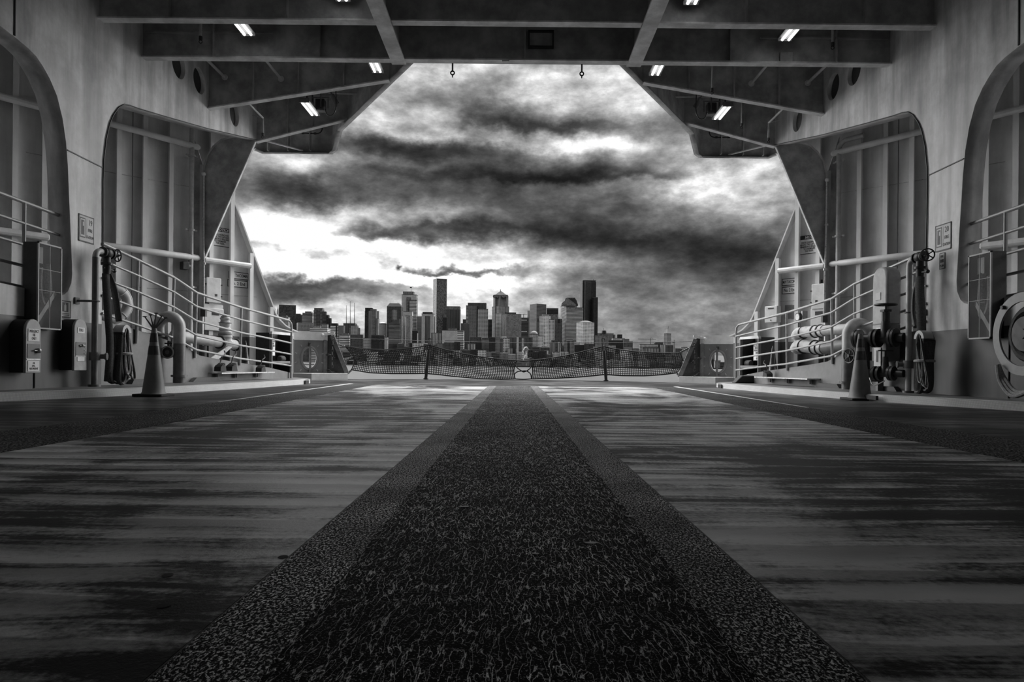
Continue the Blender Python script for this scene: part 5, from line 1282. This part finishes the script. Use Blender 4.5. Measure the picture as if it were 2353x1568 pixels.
B('white banded block with dark cap beside the mast building', 2190, [(755,776,749,'white_band',{'split':.25}), (761,775,744,'dark_glass',{'dd':5})])
B('slim ribbed block between the white banded block and mast building', 2200, [(775,790,749,'mid_col')])
r = B('dark building carrying three tall lattice masts', 2320, [(789,816,744,'dark_col')])
for x, y in ((796,702), (805,692), (814.5,696)): mast(r, x, y, 744, 2330, 1.2)
B('pale gridded block with stepped shoulders in front of the mast building', 2240, [(806,821,749,'pale_grid'), (803,824,754,'mid_grid',{'dd':4})])
r = B('ribbed tower with flat cap alone in the gap right of the masts', 2260, [(834,868,715,'mid_col',{'split':.45}), (839,855,708.5,'dark_glass',{'dd':8}), (851,864,711.5,'mid_grid',{'dd':5}), (864,870,733,'pale_col',{'dd':4})])
r = B('pale plain tower with shallow pitched roof right of the ribbed tower', 2340, [(871,887,745,'pale_plain')])
c = tower(r, 872, 886, 744, 2341, 'pale_plain', name='attic', cap=False); crown(r, *c, [(1.1,0),(1.1,1.5),(.2,6)], mat='roofpale')
r = B('dark tower with sloping flat topped roof, left of the flag tower', 2300, [(887,923,712,'mid_grid',{'split':.5}), (886,925,735,'dark_grid',{'dd':-3,'split':.5})])
c = tower(r, 889, 922, 704.5, 2310, 'dark_grid', name='upper_tower', cap=False); crown(r, *c, [(1.0,0),(.66,12)])
for x in (898, 914): mast(r, x, 694.5, 698, 2320, .3, 'finial')
r = B('tall pale tower flying a flag', 2380, [(922.5,957,684,'mid_band',{'split':.42}), (941,957,690,'white_band',{'dd':-6}), (923,957,678,'pale_plain',{'dd':8}), (926,950,671,'mid_glass',{'dd':12})])
mast(r, 946.5, 659, 671, 2395, .35, 'flagpole'); a = onY(944, 661, 2395); MB().box(a, (6.5,.3,4)).build('flag', FC['black_glass'], r)
r = B('curved banded block with quarter round top below the dark tower', 2180, [(893,919,744,'mid_band')])
pts = [onY(893,744,2178), onY(919,744,2178), onY(919,735,2178)] + [onY(919-12*(1-math.cos(t)) , 744-9*math.cos(t)*.0-9*math.sin(PI/2-t), 2178) for t in (.3,.7,1.1)] + [onY(893,743,2178)]
MB().prism([onY(x, y, 2178.5) for x, y in ((894,745),(918,745),(918,733),(908,736),(900,740))], (0,22,0)).build('curved_roof', FC['roof'], r)
B('grey tower with white cap and bright centre rib', 2200, [(920,948,726,'mid_glass',{'split':.42}), (927,947,717,'pale_plain',{'dd':10}), (931.3,932.8,730,'roofpale',{'dd':-6,'cap':False,'depth':2})])
B('low dark block right of the white capped tower', 2160, [(947,960,761,'black_glass'), (958.5,960.5,766,'roofpale',{'dd':-2,'cap':False,'depth':2})])
B('slim grey block behind the low dark block', 2350, [(957,968,728,'mid_grid')])
B('dark ribbed tower with pale band near top, left of the tall slab', 2260, [(966,998,727,'dark_col',{'split':.5}), (969,997,722,'pale_plain',{'dd':9}), (971,993,718,'dark_grid',{'dd':12})])
B('tallest slender slab of speckled glass in the skyline', 2420, [(993,1026,644,'speckle',{'split':.32}), (993,1026,641,'dark_glass',{'dd':8,'split':.32})])
B('small black block at the foot of the tall slab', 2300, [(1017,1027,730,'black_glass')])
B('flat topped dark ribbed tower right of the tall slab', 2350, [(1026,1057,712,'dark_col'), (1026,1057,705,'mid_glass',{'dd':.6})])
B('pale ribbed low block below the tall slab', 2130, [(990,1017,766,'pale_col')])
B('big pale plain box with a banded right side', 2120, [(1016,1065,760,'pale_plain'), (1051,1065,762,'white_band',{'dd':-4}), (1022,1065,783,'white_band',{'dd':-8}), (1030,1048,755,'mid_grid',{'dd':20})])
B('narrow stepped tower left of the broad pale twin tower', 2330, [(1063.5,1071,735,'mid_col'), (1059,1066,744,'mid_col',{'dd':-4})])
B('slim black tower in front of the narrow stepped tower', 2160, [(1065,1078,744,'black_glass',{'split':.5})])
r = B('broad pale twin tower joined by a dark slot', 2300, [(1071,1095,703,'mid_grid'), (1098,1121,711,'pale_grid'), (1093,1099,704,'dark_glass',{'dd':4}), (1075,1117,697,'dark_grid',{'dd':10}), (1071,1076,710,'pale_band',{'dd':-3})])
B('dark banded block between the twin tower and the pointed tower', 2400, [(1121,1132,735,'dark_band')])
r = B('tower with arched shoulders and a pyramid roof', 2340, [(1133,1168,681,'mid_col',{'split':.4}), (1130,1170,704,'mid_grid',{'dd':-4,'split':.4}), (1139,1152,720,'white_grid',{'dd':-9,'cap':False,'depth':6})])
c = tower(r, 1138, 1163, 678, 2352, 'mid_grid', name='attic', cap=False); crown(r, *c, [(1.05,0),(.12,15)], mat='roof'); mast(r, 1150, 665, 670, 2362, 1.6, 'finial')
for x in (1136, 1143, 1157, 1164.5):
    a = onY(x, 681, 2338); MB().cyl(a, a + V((0,14,0)), 5.5, n=16).build('arch', FC['mid_grid'], r)
B('plain grey glass slab in front of the pyramid roofed tower', 2220, [(1153,1198,722,'mid_glass',{'split':.23}), (1160,1186,719,'dark_grid',{'dd':14})])
B('dark block with two white bands right of the plain glass slab', 2280, [(1198,1215,731,'dark_band'), (1198,1211,735,'roofpale',{'yb':737,'dd':-1,'cap':False,'depth':1.5}), (1198,1211,761,'roofpale',{'yb':763,'dd':-1,'cap':False,'depth':1.5})])
B('slim pale block behind the white banded dark block', 2450, [(1212,1219,715,'pale_plain')])
B('broad dark banded tower with angled front', 2360, [(1218,1256,699,'dark_band',{'split':.4}), (1219,1255,733,'black_glass',{'yb':738,'dd':-2,'split':.4,'cap':False})])
B('dark topped block behind the white gridded tower', 2450, [(1256,1283,709,'mid_glass'), (1257,1283,711,'black_glass',{'yb':722,'dd':-1,'cap':False})])
B('white gridded tower with stepped right shoulder', 2260, [(1240,1266,726,'white_grid',{'split':.45}), (1262,1274,735,'white_grid',{'dd':12}), (1246,1262,723,'pale_plain',{'dd':12})])
B('dark gridded block between the white gridded tower and banded giant', 2300, [(1275,1292,734,'dark_grid'), (1282,1287,734,'black_glass',{'yb':743,'dd':-1,'cap':False,'depth':2})])
r = B('faceted glass tower with sloped crown behind the banded giant', 2460, [(1290,1327,703,'mid_glass',{'split':.3})])
for pp, nm_, st in (([(1290,703),(1291,697),(1298,691),(1299,686),(1304,685),(1323,699),(1323,703)], 'sloped_crown', 'mid_glass'), ([(1297,703),(1299,687),(1303,684.5),(1321,684.5),(1325,691),(1328,700),(1328,703)], 'dark_crown', 'dark_glass')):
    dd = 2455 if st == 'mid_glass' else 2478
    MB().prism([onY(x, y, dd) for x, y in pp], (0, 22, 0)).build(nm_, FC[st], r)
B('bulky tower striped with heavy dark window bands', 2300, [(1293,1341,712,'pale_band',{'split':.18}), (1293,1341,707,'mid_glass',{'dd':1,'split':.18})])
r = B('tallest black tower with a lower wing on its right', 2520, [(1336,1371,648,'black_glass',{'split':.25}), (1339,1369,645,'black_glass',{'dd':8}), (1362,1374,684,'black_glass',{'dd':-10}), (1364,1369,684,'black_glass',{'dd':-14})])
mast(r, 1363.5, 641.5, 645, 2530, 1.0, 'antenna')
r = B('pale gridded tower with low pitched roof in front of the black tower', 2200, [(1327,1367,741,'white_grid',{'split':.33})])
c = tower(r, 1328, 1366, 741, 2201, 'pale_grid', split=.33, name='attic', cap=False); crown(r, *c, [(1.02,0),(.3,7)])
r = B('white gridded block with a grey dome', 2190, [(1216,1249,773,'white_grid',{'split':.3}), (1217,1237,769,'pale_grid',{'dd':-2})])
a = onY(1227, 769, 2205); MB().lathe(a, (0,0,1), [(14,0)] + [(13*math.cos(k*PI/16), .5+12*math.sin(k*PI/16)) for k in range(9)], 20).build('dome', M_DOME, r)
FG = 'apartment blocks behind the waterfront'
nb = 0
for a in (
 ('pale ribbed apartment block right of the banded box', 2075, [(1075,1093,791,'pale_col')]),
 ('dark apartment block below the twin tower', 2095, [(1092,1107,787,'black_glass'), (1080,1106,776,'dark_grid',{'dd':20})]),
 ('mottled apartment block below the dark slot of the twin tower', 2110, [(1105,1124,781,'mid_grid'), (1108,1127,778,'dark_grid',{'dd':12})]),
 ('black apartment block below the dark banded block', 2100, [(1124,1138,776,'black_glass')]),
 ('gridded apartment block below the pyramid roofed tower', 2105, [(1138,1150,775,'mid_grid'), (1150,1156,779,'dark_col',{'dd':4})]),
 ('white balconied apartment block below the plain glass slab', 2085, [(1156,1171,778,'white_grid'), (1152,1164,772,'pale_plain',{'dd':8})]),
 ('dark ribbed apartment block right of the white balconied block', 2090, [(1171,1188,777,'dark_col')]),
 ('dark and pale striped apartment block left of the domed block', 2095, [(1187,1224,776,'dark_grid'), (1187,1192,774,'pale_plain',{'dd':-2}), (1199,1204,777,'pale_grid',{'dd':-3})]),
 ('small white capped block below the dark ribbed apartments', 2060, [(1166,1178,801,'pale_col')]),
 ('banded round fronted block left of the big wheel', 2060, [(1185,1203,801,'pale_band')]),
 ('dark squat block right of the big wheel', 2065, [(1219,1241,803,'dark_grid'), (1223,1239,800,'black_glass',{'dd':5})]),
 ('ribbed round topped block left of the white column block', 2080, [(1264,1276,788,'mid_col'), (1267,1282,783,'dark_grid',{'dd':10})]),
 ('bright white columned block with round shoulders', 2070, [(1275,1288,789,'pale_col'), (1277,1286,786,'pale_plain',{'dd':3})]),
 ('grey panelled block with dark slot below the banded giant', 2080, [(1297,1320,785,'mid_grid'), (1304,1309,785,'black_glass',{'dd':-2}), (1302,1316,782,'pale_grid',{'dd':8})]),
 ('small white columned house front under the grey panelled block', 2050, [(1307,1320,808,'pale_col')]),
 ('small bright white box right of the domed block', 2050, [(1251,1260,806,'roofpale')]),
 ('grey block at the foot of the black tower', 2180, [(1369,1398,772,'mid_grid'), (1376,1397,771,'mid_glass',{'dd':5}), (1385,1396,770,'pale_plain',{'dd':8})]),
 ('pale gridded low block right of the right net post', 2070, [(1393,1415,794,'pale_grid')]),
 ('large dark flat block right of the right net post', 2160, [(1398,1433,783,'black_glass')]),
 ('stepped grey block beside the large dark flat block', 2150, [(1433,1454,786,'dark_grid'), (1433,1446,782,'mid_grid',{'dd':6}), (1434,1452,799,'pale_band',{'dd':-5})]),
 ('low columned terminal with dark roof on the right shore', 2060, [(1480,1514,801,'pale_col'), (1470,1512,792,'pale_grid',{'dd':20}), (1478,1514,799,'roof',{'dd':-3,'yb':801})]),
 ('pale plain block left of the columned terminal', 2055, [(1472,1482,800,'pale_plain')]),
 ('dark block with wide roof left of the pointed white tower', 2120, [(1504,1524,790,'dark_glass'), (1506,1524,788,'roof',{'dd':-3,'yb':790})]),
 ('pale ribbed block at left foot of the pointed white tower', 2090, [(1518,1530,793,'pale_col')]),
 ('dark low block below the twin dark pole on the left', 2085, [(853,882,771,'black_glass'), (872,883,772,'dark_glass',{'dd':-3})]),
 ('pale arcaded low block left of the dark low block', 2080, [(834,854,778,'pale_grid')]),
 ('small pale tower right of the dark low block', 2085, [(883,891,776,'pale_plain')]),
 ('dark low block below the mast building', 2110, [(806,834,770,'dark_grid')]),
 ('white stepped low block below the white banded block', 2100, [(780,803,770,'white_band'), (786,800,767,'pale_grid',{'dd':6})]),
 ('white gridded low block beside the left bulwark', 2070, [(766,788,778,'white_grid')]),
 ('long white banded garage right of the left bulwark', 2040, [(770,797,797,'white_band'), (790,830,806,'white_band',{'dd':5})]),
 ('pale bushy fronted block under the white capped tower', 2070, [(948,972,789,'white_grid')]),
):
    nb += 1; bl = [(q[0], q[1], q[2], q[3], {**(q[4] if len(q) > 4 else {}), 'depth': 7, 'dd': (q[4] if len(q) > 4 else {}).get('dd', 0)*.08}) for q in a[2]]
    B(a[0], 2052 + 11*(nb % 4), bl, group=FG, name='apartment_block')
r = B('slender white tower with a tall pointed roof on the right', 2140, [(1529,1543,771,'mid_grid',{'split':.35}), (1527,1545,793,'pale_grid',{'dd':-3,'split':.35})])
c = tower(r, 1528, 1543.5, 766, 2139, 'mid_grid', split=.35, name='attic', cap=False); crown(r, *c, [(1.15,0),(1.0,1.5),(.10,19)], mat='roof', name='pointed_roof'); mast(r, 1535.7, 749.5, 756, 2150, .6, 'finial')
r = B('hilltop block with round tank on its roof, right of the black tower', 2800, [(1373,1410,767,'mid_grid'), (1409,1414,770,'mid_glass')], group=None)
a = onY(1388, 766, 2795); MB().lathe(a, (0,0,1), [(10.5,0),(11,4),(10.5,11),(6,14),(0,15)], 16).build('tank', FC['dark_glass'], r); mast(r, 1387, 754, 759, 2795, 1.2, 'antenna')
B('hillside block with square rooftop box', 2750, [(1408,1436,778,'pale_grid'), (1419,1430,769.5,'dark_glass',{'dd':6})], group=None)
B('long low hillside terrace right of the square rooftop box', 2700, [(1428,1446,780,'mid_grid')], group=None)
# cranes
def crane(label, x, yt, yb, x0, x1, yj, D):
    p = onY(x, yb, D); root = thing('tower_crane', label, 'crane', p)
    MB().bar(p, onY(x, yt, D), 2.2, 2.2, up=(0,1,0)).build('mast', FC['mid_glass'], root); MB().bar(onY(x0, yj, D), onY(x1, yj+1, D), 1.6, 1.6).build('jib', FC['mid_glass'], root)
    MB().bar(onY(x, yt-1.5, D), onY((x+x1)/2, yj+.5, D), .5, .5).build('stay', FC['black_glass'], root)
crane('tower crane with long level jib on the right skyline', 1495, 777, 800, 1466, 1507, 779.3, 2300)
crane('small tower crane above the roofs behind the plain glass slab', 1203, 722, 740, 1195, 1212, 722.5, 2500)
crane('small dark crane right of the pointed white tower', 1549, 782, 815, 1544.5, 1551, 787, 2100)
# the big wheel on the pier
D = 2025; c = onY(1208.5, 815.5, D); root = thing('ferris_wheel', 'white big wheel on the pier at centre of the shore', 'ferris wheel', onY(1208.5, 838, D))
R = 17.5*D/F; ax = V((.90,-.43,0)).normalized(); up = V((0,0,1)); ho = ax.cross(up)
for k in (-1, 1): MB().torus(c + ax*1.5*k, ax, R, .55, 40, 6).build('rim', FC['roofpale'], root)
mb = MB()
for k in range(20): t = 2*PI*k/20; mb.cyl(c, c + ho*(R*math.cos(t)) + up*(R*math.sin(t)), .28, n=5)
mb.build('spokes', FC['roofpale'], root)
for k in range(20): t = 2*PI*k/20; MB().ball(c + ho*((R+1)*math.cos(t)) + up*((R+1)*math.sin(t)), 1.3, 4).build('cabin', FC['roofpale'], root)
for k in (-1, 1):
    for q in (-1, 1): MB().cyl(c + ax*3*k, V((c.x, c.y, ZB)) + ax*6*k + ho*12*q, .7, n=6).build('support', FC['roofpale'], root)
# the low waterfront
ORD = 'first second third fourth fifth sixth seventh eighth ninth tenth eleventh twelfth thirteenth fourteenth fifteenth sixteenth seventeenth eighteenth nineteenth twentieth'.split()
TENS = {2:'twenty', 3:'thirty', 4:'forty', 5:'fifty', 6:'sixty', 7:'seventy'}
def ordinal(i):
    if i < 20: return ORD[i]
    t, u = divmod(i+1, 10)
    if u == 0: return TENS[t][:-1] + 'ieth'
    return TENS[t] + ' ' + ORD[u-1]
rw = random.Random(11)
def row(x, xe, D, y0, y1, w0, w1, styles, name, text, group, skip=()):
    i = 0
    while x < xe:
        w = rw.uniform(w0, w1); yt = rw.uniform(y0, y1); st = rw.choice(styles)
        if not any(a < x + w/2 < b for a, b in skip):
            dd = rw.uniform(0, 6); roofm = rw.choice(['roof', 'roofpale', 'roof'])
            root = thing(name, text % ordinal(i), 'building', onY(x+w/2, 840, D+dd), group)
            tower(root, x, x+w, yt, D+dd, st, name='walls', roof=roofm, depth=8)
            if rw.random() < .5: tower(root, x+w*.2, x+w*.6, yt-rw.uniform(1, 2.5), D+dd+2, rw.choice(styles), name='roof_box', depth=4, cap=False)
            i += 1
        x += w*rw.uniform(.85, 1.15)
row(764, 1640, 2101, 786, 803, 14, 30, ['dark_grid','dark_grid','mid_grid','pale_grid','dark_glass','black_glass','mid_col'], 'shore_block', 'mid height block, %s from the left in the rank behind the waterfront sheds', 'mid rank of shore buildings', skip=((1545,1700),))
row(768, 1650, 2034, 804, 818, 8, 20, ['white_grid','dark_grid','pale_grid','mid_grid','dark_glass','dark_band','pale_col','black_glass'], 'shore_house', 'low building, %s from the left in the second rank from the seawall', 'second rank of shore buildings', skip=((1560,1700),))
row(766, 1660, 2012, 822, 834, 9, 24, ['white_band','dark_grid','pale_grid','mid_grid','dark_band','mid_band','pale_col','black_glass'], 'waterfront_shed', 'waterfront shed, %s from the left along the seawall', 'sheds along the seawall')
row(1552, 1640, 2400, 797, 803, 8, 16, ['mid_grid','dark_grid','pale_grid'], 'hill_house', 'distant low block, %s rightward from the pointed white tower', 'distant blocks near the right bulwark')
o = MB().box((0, 2004, -5.2), (3000, 6, 3.2)).build('trim_%d' % tnum, FC['black_glass']); struct(o, 'dark seawall along the city shore')
